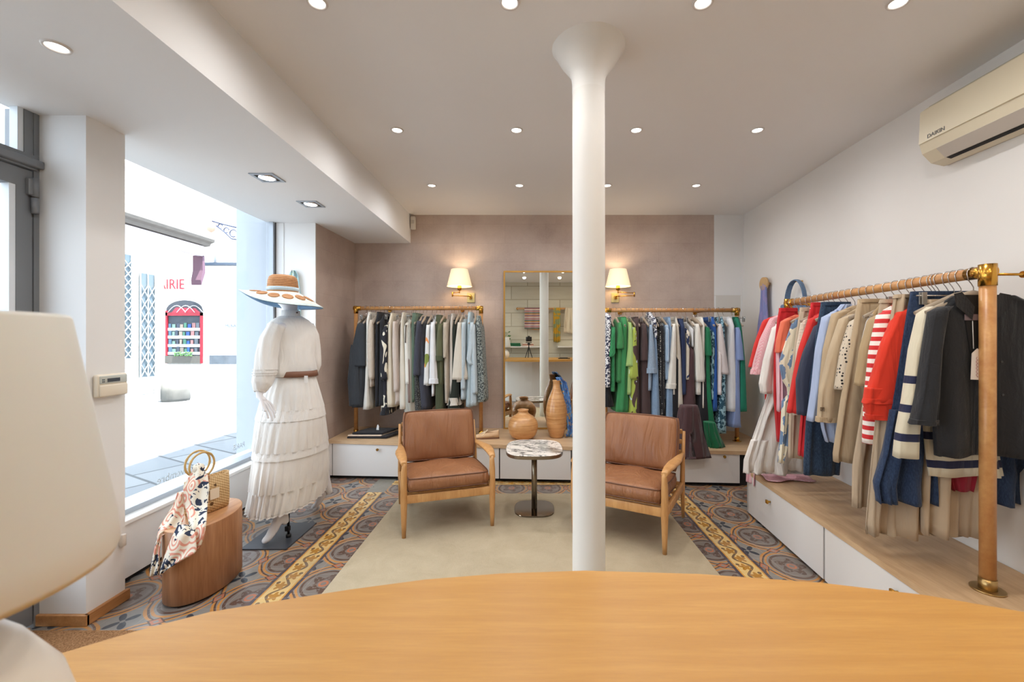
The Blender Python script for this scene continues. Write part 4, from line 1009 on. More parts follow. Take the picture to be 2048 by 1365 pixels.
    def brim(s, a):      # s 0..1 outward, a angle; front (towards -x, +y) lifts, the rest slopes down
        r = .098+.165*s; d = a-math.radians(208); fr = ((1+math.cos(d))/2)**4
        z = -.01-.105*s**1.05*(1-fr)+.004*s*fr
        return (r*math.cos(a), r*math.sin(a)*1.06, z)
    def band_(s0, s1, dz, nm_, mat, th=.003):
        g = [[Vector(brim(lerp(s0, s1, j/8), 2*PI*i/N_))+Vector((0, 0, dz)) for i in range(N_)] for j in range(9)]
        g2 = [[p+Vector((0, 0, th)) for p in r] for r in reversed(g)]
        return MB().loft(g+g2+[g[0]], False, False).build(nm_, mat, h)
    blu = fabric('sky_blue_paper_straw', (112, 152, 190), 'knit', None, 90)
    band_(0, .50, .0, 'brim', fabric('white_braid', (238, 234, 224), 'knit', None, 70)); bb = h.children[-1]
    band_(.5, .86, .0, 'brim_band', fabric('white_braid_wide', (236, 232, 222), 'knit', None, 70)); band_(.86, 1.0, .0, 'brim_edge', fabric('pale_aqua_edge', (206, 222, 224), 'knit', None, 90)); band_(.05, .98, -.004, 'brim_underside', blu, .002)
    for k in range(13):
        a = 2*PI*k/13+.1; c = Vector(brim(.45, a)); e1 = (Vector(brim(.55, a))-Vector(brim(.35, a))).normalized(); e2 = (Vector(brim(.45, a+.05))-Vector(brim(.45, a-.05))).normalized(); nn = e1.cross(e2).normalized()
        if nn.z < 0: nn = -nn
        m = MB(); prev = None; rr = []
        for q, hgt in ((.036, .003), (.035, .0062), (.026, .0068), (.018, .0062), (.010, .007), (.001, .0065)): rr.append([tuple(c+e1*q*math.cos(t)+e2*q*math.sin(t)+nn*hgt) for t in [2*PI*i/24 for i in range(24)]])
        m.loft(rr, True, True).build('straw_medallion', ST_.m, bb)
mannequin()
# pale blue scarf hanging on the pier
def pier_scarf():
    g = []; t = fabric('pale_aqua_scarf', (176, 208, 214), 'leaf', (208, 224, 206), 14, c3=(150, 186, 206))
    for j in range(30):
        v = lerp(541, 640, j/29); row = []; ul, ur = interp([(541, 581, 590), (552, 578, 597), (575, 576, 600), (600, 585, 603), (640, 588, 602)], v)
        for i in range(16):
            s_ = i/15; row.append(tuple(at_y(lerp(ul, ur, s_), v, 4.062-.012*math.sin(s_*14+j*.1)-.014*math.sin(s_*PI)*sm(1-j/29))))
        g.append(row)
    p = at_y(584, 542, 4.07); o = empty('hanging_scarf', (p.x, 4.08, p.z)); tag(o, 'pale aqua scarf hanging on a peg on the white pier behind the hat', 'scarf')
    MB().sheet([[tuple(Vector(q)-Vector(o.location)) for q in r] for r in g], .004).build('cloth', t, o)
    k = empty('wall_peg', (p.x, 4.082, p.z)); tag(k, 'small round wall peg on the white pier holding the aqua scarf', 'wall hook')
    MB().cyl((0, 0, 0), (0, -.035, 0), .008).cyl((0, -.033, 0), (0, -.042, 0), .010).build('peg', LACQ, k)
pier_scarf()
# ================================================================== OUTSIDE
OW = plain('sunlit_pale_render', (236, 232, 224), .9)
def outside():
    t = Mt('street_paving', .85); b = t.N.new('ShaderNodeTexBrick'); b.inputs['Scale'].default_value = 1; b.inputs['Brick Width'].default_value = .9; b.inputs['Row Height'].default_value = .5; b.inputs['Mortar Size'].default_value = .016
    b.inputs['Color1'].default_value = lin((128, 132, 135)); b.inputs['Color2'].default_value = lin((114, 119, 124)); b.inputs['Mortar'].default_value = lin((62, 66, 70))
    t.L.new(t.mapped((1, 1, 1), (0, 0, .5)), b.inputs['Vector']); t.color(t.mix(t.noise(2, detail=4)*.3, b.outputs[0], (100, 106, 112)))
    struct(MB().box((-40, -15, -.15), (-2.62, 45, -.05)).build('street', t.m), 'sunlit paved street outside the shop window')
    struct(MB().box((-2.76, -3, 3.1), (-2.62, 6, 6.2)).box((-2.76, -3, -.05), (-2.62, -.85, 3.1)).box((-2.76, 4.10, -.05), (-2.62, 6, 3.1)).box((-2.63, 4.05, -.05), (-2.42, 4.10, 3.1)).build('shopfront_facade', plain('blue_grey_facade', (176, 184, 194), .8)), 'blue grey facade jamb outside the shop window')
    struct(MB().box((-2.62, -3, CZ+.16), (4, 6, 6.2)).build('unseen_upper_storeys', OW), 'unseen upper storeys added above the shop to shade the street')  # unseen block, added to keep sun out and cast shade on the street
    # far house with the bookshop
    Y = 24.2
    o = empty('far_house', (0, Y, -.05)); tag(o, 'pale sunlit house across the square with red bookshop window', 'building')
    MB().box((-26, 0, 0), (-6, 3, 14)).build('wall', OW, o)
    MB().box((xu(400, Y), -.25, zv(530, Y)), (-6, 0, zv(525, Y))).build('ledge', plain('slate_ledge', (64, 76, 92), .8), o)
    MB().box((xu(420, Y), -.06, 0), (xu(487, Y), 0, zv(711, Y)+.05)).build('stone_base', plain('grey_stone_base', (96, 104, 112), .9, vary=.5, nscale=2), o)
    bw = empty('bookshop_window', (xu(370, Y), Y-.02, -.05)); tag(bw, 'red framed arched bookshop window with shelves of books across the street', 'shop window')
    x0, x1 = xu(334, Y)-bw.location.x, xu(407, Y)-bw.location.x; zt = zv(622, Y)+.05; za = zv(601, Y)+.05; zb = zv(727, Y)+.05
    red = plain('red_painted_frame', (146, 14, 38), .5); fr_w = .11; Zb = zv(712, Y)+.05
    def arch(x): return zt+(za-zt)*math.sqrt(max(0, 1-(x/ (x1))**2)) if abs(x) < x1 else zt
    xs = [lerp(x0, x1, i/20) for i in range(21)]
    MB().prism([(x0, Zb), (x1, Zb)]+[(x, arch(x)+.0) for x in reversed(xs)], -.02, .0, 'y').build('dark_reveal', plain('window_interior_grey', (56, 62, 70), .8), bw)
    MB().box((x0, -.10, zb), (x0+fr_w, -.02, zt)).box((x1-fr_w, -.10, zb), (x1, -.02, zt-.1)).box((x0, -.10, zt-.28), (x1, -.02, zt-.1)).build('red_frame', red, bw)
    MB().prism([(x0+.3, zt-.12), (x1-.15, zt-.12), (x1-.4, zt+.14), (x0+.55, zt+.18)], -.05, -.02, 'y').build('red_fanlight', plain('red_fanlight', (160, 40, 60), .5), bw)
    iron = plain('pale_wrought_iron', (190, 196, 204), .5)
    m = MB()
    for cx in (-.35, .15, .6): m.tube([(cx-.5+1.0*k/12, -.12, zt-.1+.38*math.sin(PI*k/12)) for k in range(13)], .018, 6)
    m.build('iron_scrollwork', iron, bw)
    MB().box((x0, -.12, zb+.02), (x1-.1, -.02, Zb)).build('planter_box', plain('stone_planter', (96, 94, 88), .9, vary=.3), bw)
    rnd = random.Random(5); m = MB(); SHN = ('bottom', 'second', 'third', 'top')
    for k in range(40):
        q = Vector((rnd.uniform(-.45, .5), -.13, Zb+rnd.uniform(0, .2))); m.lathe([(.0, -.05), (.06, 0), (.0, .05)], tuple(q), 6)
    m.build('planter_greenery', plain('planter_green', (96, 140, 84), .7), bw)
    m = MB(); zs = [lerp(Zb, zt-.35, k) for k in (.10, .30, .52, .72)]
    shm = plain('white_shop_shelf', (214, 222, 228), .6)
    for i, z in enumerate(zs): MB().box((x0+fr_w, -.06, z-.16), (x1-fr_w, -.03, z)).build('display_shelf', shm, bw)
    cols = [(60, 90, 110), (100, 130, 120), (44, 56, 72), (130, 120, 110), (60, 110, 90), (30, 74, 140), (140, 100, 100), (76, 84, 92)]; k = 0
    for si, z in enumerate(zs):
        x = x0+fr_w+.06; bi_ = 0
        while x < x1-fr_w-.22:
            w_ = rnd.uniform(.11, .2); h_ = rnd.uniform(.16, .3); c_ = cols[k % 8]
            b_ = MB().box((0, 0, 0), (w_, .02, h_)).build('book', plain('book_cover_%d' % (k % 8), c_, .6), None, (x+bw.location.x, Y-.02-.085, z+bw.location.z+.001))
            tag(b_, 'small book in the distant bookshop window, %s from the left on the %s shelf' % (('first', 'second', 'third', 'fourth', 'fifth', 'sixth', 'seventh', 'eighth', 'ninth', 'tenth')[bi_], SHN[si]), 'book', 'books in the distant bookshop window'); bi_ += 1; x += w_+rnd.uniform(.02, .08); k += 1
    text('shop_lettering', 'LIBRAIRIE', .80, plain('red_sign_letters', (160, 30, 48), .6), o, (xu(370, Y), -.03, zv(570, Y)+.05), (PI/2, 0, 0), .01, 'RIGHT', .82)
    sg = MB().box((-.33, -.03, -.12), (.33, 0, .12)).build('street_sign', plain('enamel_sign_white', (214, 222, 230), .4), None, (xu(465, Y), Y-.01, zv(652.5, Y)))
    tag(sg, 'small blue and white enamel street sign on the far pale house', 'sign'); text('lettering', 'MILNAU', .25, plain('enamel_blue', (30, 60, 100), .4), sg, (0, -.036, 0), (PI/2, 0, 0), .004, 'CENTER', .8)
    lp = empty('street_lamp', (xu(431, Y-2), Y-.02, zv(452, Y-2))); tag(lp, 'ornate blue grey wrought iron wall lamp on the far pale house', 'street lamp')
    bi = plain('blue_grey_iron', (44, 58, 88), .5)
    m = MB().tube([(0, -.05, .5), (0, -.05, -.9)], .05, 8).tube([(0, -.05, .35), (-.9, -.4, .55), (-1.2, -.6, .62)], .04, 8)
    m.tube([(-.05, -.05, -.3), (-.4, -.2, -.25), (-.7, -.35, .1), (-1.1, -.5, .45)], .035, 8)
    for cx, cz, r in ((-.3, .05, .2), (-.62, .2, .14), (-.9, .4, .12)): m.tube([(cx+r*math.cos(a*PI/6), -.1+cx*.3, cz+r*math.sin(a*PI/6)) for a in range(11)], .03, 6)
    m.build('iron_bracket', bi, lp); MB().lathe([(.05, -.3), (.18, -.2), (.24, .1), (.1, .25), (.02, .35)], (-1.25, -.6, .3), 14).build('lantern', plain('amber_lantern', (186, 150, 130), .4), lp)
    MB().tube([(xu(432, Y), -.07, zv(525, Y)), (xu(432, Y), -.07, zv(525, Y)+2.6)], .06, 8).build('drain_pipe', plain('pipe_grey', (180, 182, 186), .6), o)
    rs = MB().lathe([(1.15, 0), (1.2, .05), (1.15, .1)], n=40).build('round_sign', plain('cream_disc', (224, 208, 176), .6), None, (xu(472, Y), Y-.01, zv(372, Y))); rs.rotation_euler = (PI/2, 0, 0)
    tag(rs, 'round cream sign on the wall high across the street', 'sign')
    # side shop on the left with cornice and grilles
    o = empty('corner_shop', (-9.9, 9, -.05)); tag(o, 'white corner shop with moulded cornice across the street', 'building')
    MB().box((-3, -9, 0), (0, 2.55, 3.9)).box((-3, -9, 3.9), (.0, 3.4, 9)).box((-.25, 2.45, 0), (.06, 2.7, 3.3)).build('wall', OW, o)
    zc = zv(432, 10.95)+.05
    c_ = [(0, 0), (.18, .02), (.22, .10), (.32, .14), (.34, .22), (.0, .3)]
    MB().prism([(-.05+x, zc-.3+z) for x, z in c_], -9, 4.3, 'y').build('cornice', plain('grey_stone_cornice', (104, 98, 92), .85, vary=.3), o)
    MB().box((-.05, -9, zc-.62), (.10, 4.1, zc-.32)).build('fascia', plain('faded_pink_fascia', (196, 186, 192), .8, vary=.3, nscale=6), o)
    MB().prism([(4.05, zc-.6), (4.12, zc-.6), (4.16, zc-1.1), (4.0, zc-1.5), (3.98, zc-1.35), (4.05, zc-1.05)], -.2, .1, 'x').build('scroll_bracket', plain('mauve_bracket', (96, 70, 86), .8), o)
    gm = plain('grille_steel', (206, 212, 214), .5, .3); dk = plain('shop_glass_dark', (80, 96, 106), .3)
    for ya, yb, zb_, zt_, cellh in ((-1.5, 2.1-.35, .9, zv(520, 11.1)+.05, .22), (2.0, 2.43, .4, zv(560, 12.0)+.05, .34)):
        g = empty('security_grille', (-9.88, 9+ya, 0)); tag(g, 'folding steel grille over the %s window of the white corner shop' % ('near large' if ya < 0 else 'narrow far'), 'grille')
        MB().box((.0, 0, zb_), (.02, yb-ya, zt_)).build('window_pane', dk, g)
        m = MB(); nr = int((zt_-zb_)/cellh); nc = max(2, int((yb-ya)/.2)); cw = (yb-ya)/nc
        for i in range(nr):
            for j in range(nc):
                y0 = j*cw; z0 = zb_+i*cellh; m.tube([(.05, y0, z0), (.05, y0+cw, z0+cellh)], .012, 4, False).tube([(.05, y0+cw, z0), (.05, y0, z0+cellh)], .012, 4, False)
        m.build('lattice', gm, g)
        m = MB()
        for j in range(nc+1): m.box((.03, j*cw-.01, zb_), (.05, j*cw+.01, zt_))
        m.build('upright_bars', gm, g)
        MB().box((0, 0, .05), (.06, yb-ya, zb_)).build('sill_panel', plain('weathered_shutter', (196, 202, 206), .7, vary=.3), g)
    st = at_z(333, 805, -.05); m = MB(); rings = []; 
    for r, z in ((.26, 0), (.275, .06), (.27, .25), (.25, .38), (.16, .44), (.02, .45)): rings.append([(r*(1+.05*math.sin(3*a+z*5))*math.cos(a), r*(1+.04*math.cos(2*a))*math.sin(a), z+.02*math.sin(2*a)*(z > .3)) for a in [2*PI*i/28 for i in range(28)]])
    tag(m.loft(rings).build('stone_bollard', plain('rough_stone', (112, 112, 108), .9, vary=.5, bump=.3, nscale=4), None, (st.x, st.y+.25, -.05)), 'stubby rough stone bollard in the street', 'bollard')
outside()
# ================================================================== CLOTHES RAILS
TAUPEH = plain('taupe_hanger_plastic', (160, 146, 130), .5)
def arc_hook(m, side=1):
    pts = [(0, 0, -.098), (0, 0, -.058), (0, .010*side, -.042), (0, .022*side, -.028)]
    for k in range(9): a = math.radians(-30+k*27); pts.append((0, .0285*math.cos(a)*side, .0285*math.sin(a)))
    return m.tube(pts, .0020, 6)
def rail(name, x0, x1, y, z, bz0, bz1, label):
    o = empty(name, (x0, y, 0)); tag(o, label, 'clothes rail')
    MB().cyl((0, 0, z), (x1-x0, 0, z), .0205).build('rail_bar', RODW, o)
    for x, bz in ((0, bz0), (x1-x0, bz1)):
        MB().cyl((x, 0, bz), (x, 0, z), .0205).build('post', RODW, o)
        s = 1 if x == 0 else -1
        MB().cyl((x-s*.024, 0, z), (x+s*.055, 0, z), .0235).cyl((x, 0, z+.0235), (x, 0, z-.055), .0235).build('elbow_fitting', BRASS, o)
        MB().cyl((x, 0, bz), (x, 0, bz+.045), .0235).cyl((x, 0, bz), (x, 0, bz+.006), .042).build('floor_flange', BRASS, o)
    for x in (.25, x1-x0-.25): MB().cyl((x, 0, z), (x, YB-y-.003, z), .007).cyl((x, YB-y-.015, z), (x, YB-y-.003, z), .022).build('wall_stay', BRASS, o)
YL, ZL = 4.60, 1.719
XL0, XL1 = xu(712, YL), xu(962, YL)
rail('clothes_rail', XL0, XL1, YL, ZL, bench_z(XL0), bench_z(XL1), 'beech clothes rail with brass corners on the back bench, left of the mirror')
YR2, ZR = 4.47, zv(621, 4.47)
XR0, XR1 = xu(1211, YR2), xu(1474, YR2)
rail('clothes_rail', XR0, XR1, YR2, ZR, bench_z(XR0), bench_z(XR1), 'beech clothes rail with brass corners on the back bench, right of the column')
# the long rail on the right, running away from the camera
P0, P1 = Vector((1.915, 1.80, 1.678)), Vector((2.05, 3.40, 1.675))
def xrod(y): return lerp(P0.x, P1.x, (y-P0.y)/(P1.y-P0.y))
def big_rail():
    o = empty('clothes_rail', (P0.x, P0.y, 0)); tag(o, 'long beech clothes rail with brass corners on the bench along the right wall', 'clothes rail')
    d = P1-P0; u = d.normalized(); z = P0.z; L0 = Vector((0, 0, 0))
    MB().cyl((0, 0, z), (d.x, d.y, z), .0235, 32).build('rail_bar', RODW, o)
    for k, q in enumerate((Vector((0, 0, 0)), Vector((d.x, d.y, 0)))):
        s = 1 if k == 0 else -1
        MB().cyl((q.x, q.y, BZ), (q.x, q.y, z), .0265, 32).build('post', RODW, o)
        a = q+Vector((0, 0, z)); MB().cyl(a-u*s*.02, a+u*s*.085, .0265, 28).cyl((q.x, q.y, z+.030), (q.x, q.y, z-.06), .0295, 28).build('elbow_fitting', BRASS, o)
        MB().cyl((q.x, q.y, BZ), (q.x, q.y, BZ+.05), .0295, 28).cyl((q.x, q.y, BZ), (q.x, q.y, BZ+.007), .056, 32).build('floor_flange', plain('aged_brass', (176, 146, 96), .3, .9), o)
        wx = (2.346-P0.x if k == 0 else 2.385-P0.x)
        MB().cyl((q.x, q.y, z-.012), (wx-.01, q.y, z-.012), .0055).cyl((q.x+.145, q.y, z-.012), (q.x+.17, q.y, z-.012), .014).cyl((wx-.02, q.y, z-.012), (wx-.005, q.y, z-.012), .02).build('wall_stay', BRASS, o)
big_rail()
# ---- hangers: one of each kind, then copies
def make_hanger(kind):
    o = empty('clothes_hanger', (0, 0, 0)); o['category'] = 'hanger'
    arc_hook(MB()).build('hook', STEEL, o)          # local: rod along X, hanger spreads along Y
    if kind == 'wood':
        pts = [(0, -.205, -.168), (0, -.16, -.150), (0, -.09, -.122), (0, -.03, -.100), (0, 0, -.094), (0, .03, -.100), (0, .09, -.122), (0, .16, -.150), (0, .205, -.168)]
        MB().tube(pts, [.007, .010, .013, .016, .017, .016, .013, .010, .007], 10, ry=1.4).build('shoulders', TAUPEH, o)
    else:
        MB().cyl((0, -.17, -.085), (0, .17, -.085), .0028).build('bar', STEEL, o)
        for y in (-.14, .14):
            MB().rbox((-.010, y-.011, -.125), (-.006, y+.011, -.070), .001, 1).rbox((.006, y-.011, -.125), (.010, y+.011, -.070), .001, 1).cyl((-.009, y, -.09), (.009, y, -.09), .006, 10).build('clip', plain('grey_clip_steel', (176, 174, 170), .3, .7), o)
    return o
PROTO = {}
def hanger(kind, loc, rz, label, group):
    if kind not in PROTO: PROTO[kind] = make_hanger(kind); r = PROTO[kind]
    else: r = copy_tree(PROTO[kind])
    r.location = loc; r.rotation_euler = (0, 0, rz); r['label'] = label; r['group'] = group; return r
def smooth_rows(rows, n):
    v0, v1 = rows[0][0], rows[-1][0]; return [[lerp(v0, v1, j/(n-1))]+interp(rows, lerp(v0, v1, j/(n-1))) for j in range(n)]
def cloth_loft(m, rows, yf, depth, dtop=None, amp=.06, k=5, ph=0.0, n=44, e=.55, off=(0, 0, 0), yc=None, edge=.09, flat=False, lean=0.0, hem=True):
    """rows: (v, uL, uR) seen at plane yf; depth = half depth along Y of the closed body."""
    R_ = []; J = smooth_rows(rows, 22 if len(rows) > 2 else 16); yc0 = yf+depth if yc is None else yc
    ztop = zv(rows[0][0], yf)
    for q, (v, ul, ur) in enumerate(J):
        t = q/(len(J)-1); z = zv(v, yf); xl, xr = xu(ul, yf), xu(ur, yf); cx, a = (xl+xr)/2, max(.004, (xr-xl)/2)
        b = depth if dtop is None else lerp(dtop, depth, sm((ztop-z)/edge))
        ring = []
        for i in range(n):
            th = 2*PI*i/n; c, s = math.cos(th), math.sin(th)
            x = math.copysign(abs(c)**e, c)*a; y = math.copysign(abs(s)**e, s)*b
            w_ = amp*(.25+.75*t)
            f = math.sin(k*th+ph+1.4*t)+.5*math.sin((k*1.6)*th+ph*2.1-t*2)
            f2 = math.sin((k*2+1)*th+ph*3-t*1.3)*.35
            if flat: y += (f+f2)*.11*amp*(.25+.75*t)*min(1.0, a/.09)*(1-abs(c)**8); x += w_*.12*a*math.sin(3*th+ph+t*3)*.3
            else: x += w_*(f+f2)*a*2.1*(.35+.65*abs(s)**.5); y += w_*.12*b*math.sin(2*th+ph)
            zz = z-off[2]+(.02*min(amp, .2)*f*sm((t-.55)/.45) if hem else 0)
            ring.append((cx+x-off[0], yc0+y-off[1]+lean*t, zz))
        R_.append(ring)
    return m.loft(R_[::-1])
SEQ = [0]
def garment(name, label, cat, mat, yf, yc, z_rod, hook_u, body, group, sleeves=(), kind='wood', depth=.2, amp=.07, k=5, hl=None, cuff=None, extra=(), front=False, hanger_on=True, sdepth=.045, spread=0.0):
    SEQ[0] += 1; ph = SEQ[0]*1.37
    hx = xu(hook_u, yc) if not front else xrod(yc)
    o = empty(name, (hx, yc, z_rod-.1)); tag(o, label, cat, group); off = tuple(o.location)
    m = MB()
    if not front: cloth_loft(m, body, yf, depth, .06 if kind == 'wood' else .15, amp, k, ph, off=off, yc=yc)
    else: cloth_loft(m, body, yc, depth, depth*.8, amp, k, ph, off=off, yc=yc, flat=True, e=.7, n=72, lean=spread)
    bo = m.build('body' if not name.endswith(('trousers', 'skirt', 'jeans')) else 'fabric_body', mat, o)
    for s in sleeves:
        if front and s[0][0] < 660:
            kk = F/yc*.010; v0, a0, b0 = s[0]; s = [(v0-kk, b0-kk*1.6, b0+kk*1.6), (v0-kk*.3, lerp(a0, b0, .45), b0+kk*.6), (v0+kk*1.3, a0+kk*.3, b0)]+[r for r in s[1:]]
        yy = (yf-.01) if not front else yc-.03
        m = MB(); cloth_loft(m, s, yy, sdepth, sdepth*.5 if not front else sdepth, amp*.8, 4, ph+1, off=off, yc=yy+(sdepth*.6 if not front else 0), e=.75, edge=.05, flat=front, n=40)
        sl_ = m.build('sleeve', mat, o)
        if cuff:
            v, ul, ur = s[-1]; w_ = (ur-ul)*.06+.6
            v0, ul0, ur0 = s[-2]; f = min(1, 9/max(1, abs(v-v0)));
            cr = [(lerp(v, v0, f), lerp(ul, ul0, f)-w_, lerp(ur, ur0, f)+w_), (v+1, ul-w_, ur+w_)]
            m = MB(); cloth_loft(m, cr, yy, sdepth*1.08, None, amp*.5, 4, ph+1, off=off, yc=yy+(sdepth*.6 if not front else 0), e=.75, flat=front, n=40); m.build('cuff', cuff if not isinstance(cuff, bool) else mat, sl_)
    for nm, mt_, rows, yo, dp in extra:
        m = MB(); yy = (yf if not front else yc)+yo; cloth_loft(m, rows, yy, dp, None, min(.3, amp*2.2), k+4, ph+.7, off=off, yc=yy+(0 if front else dp), flat=front, e=.7, n=64 if front else 44); m.build(nm, mt_, o)
    if kind == 'clip':
        v, ul, ur = body[0]
        m = MB(); yy = yf if not front else yc; cloth_loft(m, [(v-.5, ul-.3, ur+.3), (v+7, lerp(body[0][1], body[1][1], .08)-.3, lerp(body[0][2], body[1][2], .08)+.4)], yy, (.155 if not front else depth*1.12), None, .02, 3, ph, off=off, yc=yc, flat=front, e=.7 if front else .55); m.build('waistband', mat, o)
    if hanger_on:
        sh = label.split(' on the ')[0].split(', ')[0]; sh = ' '.join(sh.split()[:8])
        hanger(kind, (hx, yc, z_rod), 0 if not front else PI/2, ('grey wooden hanger holding the ' if kind == 'wood' else 'metal clip hanger holding the ')+sh, (hl or 'hangers')+(' (wooden)' if kind == 'wood' else ' (clips)'))
    return o
FB = {}
def fb(key, *a, **k):
    if key not in FB: FB[key] = fabric(key, *a, **k)
    return FB[key]
# colours
charcoal = fb('charcoal_jacquard', (58, 62, 68), 'jacquard'); ivory = fb('ivory_linen', (226, 220, 206)); beige = fb('beige_knit', (206, 194, 180), 'knit', None, 70)
blackf = fb('black_crepe', (40, 41, 46)); blackp = fb('black_cream_print', (42, 42, 50), 'leaf', (222, 216, 198), 13); cream = fb('cream_cotton', (226, 216, 196)); rose = fb('pale_rose_knit', (208, 194, 184), 'knit', None, 80)
offw = fb('off_white_linen', (232, 230, 222)); sage = fb('sage_green', (92, 112, 96)); seq = fb('black_sequins', (44, 46, 48), 'sequin', (190, 190, 180), 170); slate = fb('slate_grey_wool', (66, 68, 80)); whitef = fb('white_poplin', (230, 232, 236))
leafp = fb('leaf_print_cotton', (230, 232, 232), 'leaf', (128, 142, 70), 9, c3=(232, 150, 90)); olive = fb('olive_linen', (96, 98, 72)); olive2 = fb('dark_olive', (74, 80, 58)); greige = fb('greige_knit', (188, 176, 160), 'knit', None, 60); stonef = fb('stone_linen', (202, 194, 184))
oat = fb('oatmeal_wool', (214, 206, 192)); pblue = fb('pale_blue_knit', (190, 204, 212), 'knit', None, 60); pblue2 = fb('pale_blue_satin', (180, 198, 206)); grprint = fb('grey_speckled_print', (156, 166, 162), 'print', (70, 78, 80), 70)
organza = fb('grey_organza', (184, 182, 172)); mauve = fb('mauve_brown', (136, 116, 108)); dgreen = fb('bottle_green_black', (42, 48, 42))
G1 = 'garments on the rail left of the mirror'; H1 = 'hangers on the left rail'
L_ON = ' on the left rail'
def Lg(name, desc, cat, mat, hu, body, **k): return garment(name, desc+L_ON, cat, mat, YL-.2, YL, ZL, hu, body, G1, hl=H1, **k)
Lg('jacket', 'textured charcoal jacket with three quarter sleeves, leftmost', 'jacket', charcoal, 731, [(633, 722, 733), (650, 713, 732), (700, 706, 731), (760, 702, 730), (816, 700, 728)], sleeves=[[(646, 714, 728), (700, 702, 731), (733, 697, 731)], [(690, 700, 720), (760, 694, 718), (813, 698, 722)]], amp=.05, sdepth=.05)
Lg('trousers', 'off white narrow trousers beside the charcoal jacket', 'trousers', offw, 733, [(624, 731, 738), (700, 730, 738), (780, 727, 739), (820, 723, 740)], kind='clip')
Lg('sweater', 'beige knitted sweater with long sleeve, third from left', 'sweater', beige, 741, [(630, 739, 745), (645, 734, 747), (774, 737, 746)], sleeves=[[(640, 738, 745), (680, 733, 746), (730, 734, 747), (759, 738, 747)]])
Lg('trousers', 'slim black trousers right of the beige sweater', 'trousers', blackf, 750, [(624, 749, 757), (740, 747, 757), (814, 748, 757)], kind='clip')
Lg('dress', 'plain black dress beside slim black trousers', 'dress', blackf, 760, [(626, 757, 766), (700, 757, 768), (812, 755, 770)], kind='wood')
Lg('dress', 'black and cream floral print dress', 'dress', blackp, 768, [(638, 766, 775), (665, 763, 775), (760, 761, 776), (828, 761, 780)], sleeves=[[(660, 764, 774), (700, 761, 775), (760, 761, 774)]], amp=.1, extra=(('hem_frill', blackf, [(816, 761, 778), (831, 760, 776)], -.02, .1),))
Lg('trousers', 'wide cream trousers with stitched hem', 'trousers', cream, 781, [(626, 777, 783), (660, 774, 784), (740, 770, 787), (808, 766, 791), (815, 766, 791)], kind='clip')
Lg('cardigan', 'pale rose grey fine knit cardigan', 'cardigan', rose, 789, [(634, 786, 792), (650, 784, 794), (800, 787, 802), (810, 787, 797)], sleeves=[[(643, 785, 791), (700, 784, 795), (770, 787, 797), (784, 787, 796)]])
Lg('trousers', 'ivory straight trousers right of the rose grey cardigan', 'trousers', ivory, 803, [(625, 801, 805), (660, 799, 806), (740, 796, 811), (819, 796, 812)], kind='clip')
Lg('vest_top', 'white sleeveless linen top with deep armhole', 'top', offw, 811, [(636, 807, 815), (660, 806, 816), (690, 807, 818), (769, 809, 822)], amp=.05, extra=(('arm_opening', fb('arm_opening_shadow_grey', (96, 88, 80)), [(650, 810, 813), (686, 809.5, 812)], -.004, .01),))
Lg('skirt', 'mauve brown skirt hanging below the white sleeveless top', 'skirt', mauve, 818, [(700, 812, 822), (806, 812, 824)], kind='clip', hanger_on=False)
Lg('skirt', 'sheer pale grey organza skirt reaching lower than its neighbours', 'skirt', organza, 823, [(640, 814, 821), (740, 812, 828), (800, 806, 830), (826, 808, 834), (832, 812, 830)], kind='clip', amp=.14, k=9)
Lg('trousers', 'sage green trousers left of the sequin dress', 'trousers', sage, 826, [(626, 820, 832), (700, 820, 832), (805, 822, 829)], kind='clip')
Lg('dress', 'black sequinned long dress', 'dress', seq, 831, [(630, 826, 832), (740, 826, 836), (838, 825, 850)], amp=.12, k=7)
Lg('coat', 'slate grey long coat with wide sleeve', 'coat', slate, 839, [(632, 836, 844), (650, 831, 846), (740, 834, 853), (820, 837, 859)], sleeves=[[(642, 833, 842), (690, 829, 840), (745, 826, 839), (751, 826, 840)]], amp=.05)
Lg('knit_top', 'black short knitted top with pale embroidery', 'top', fb('black_knit', (50, 50, 54), 'knit', None, 80), 846, [(632, 845, 852), (650, 843, 852), (704, 842, 850)])
Lg('shirt', 'white shirt with green leaf and orange print', 'shirt', leafp, 853, [(643, 852, 859), (660, 851, 861), (772, 848, 860)], sleeves=[[(650, 852, 859), (710, 849, 859), (770, 847, 858)]])
Lg('shirt', 'plain white long sleeved shirt right of the leaf print shirt', 'shirt', whitef, 864, [(632, 862, 869), (650, 860, 872), (793, 862, 868)], sleeves=[[(645, 861, 869), (700, 859, 872), (767, 858, 875)]], cuff=True)
Lg('trousers', 'long dark olive trousers', 'trousers', olive2, 873, [(630, 868, 880), (740, 869, 886), (835, 870, 889)], kind='clip', amp=.1)
Lg('shirt', 'olive linen shirt with rolled short sleeve', 'shirt', olive, 880, [(637, 878, 886), (655, 874, 887), (770, 876, 887)], sleeves=[[(648, 876, 884), (690, 872, 886), (721, 872, 885)]], cuff=olive2)
Lg('sweater', 'greige ribbed knit sweater with open armhole', 'sweater', greige, 888, [(637, 888, 895), (655, 885, 897), (807, 888, 898)], sleeves=[[(645, 886, 894), (680, 885, 896), (716, 886, 893)]])
Lg('trousers', 'stone linen trousers with turned up hem', 'trousers', stonef, 903, [(627, 900, 905), (680, 897, 907), (760, 896, 914), (811, 893, 919)], kind='clip', extra=(('turn_up', fb('stone_linen_light', (214, 206, 194)), [(797, 894, 918), (812, 892, 920)], -.012, .17),))
Lg('skirt', 'long bottle green black skirt behind the stone trousers', 'skirt', dgreen, 908, [(640, 903, 912), (760, 898, 918), (836, 890, 920)], kind='clip')
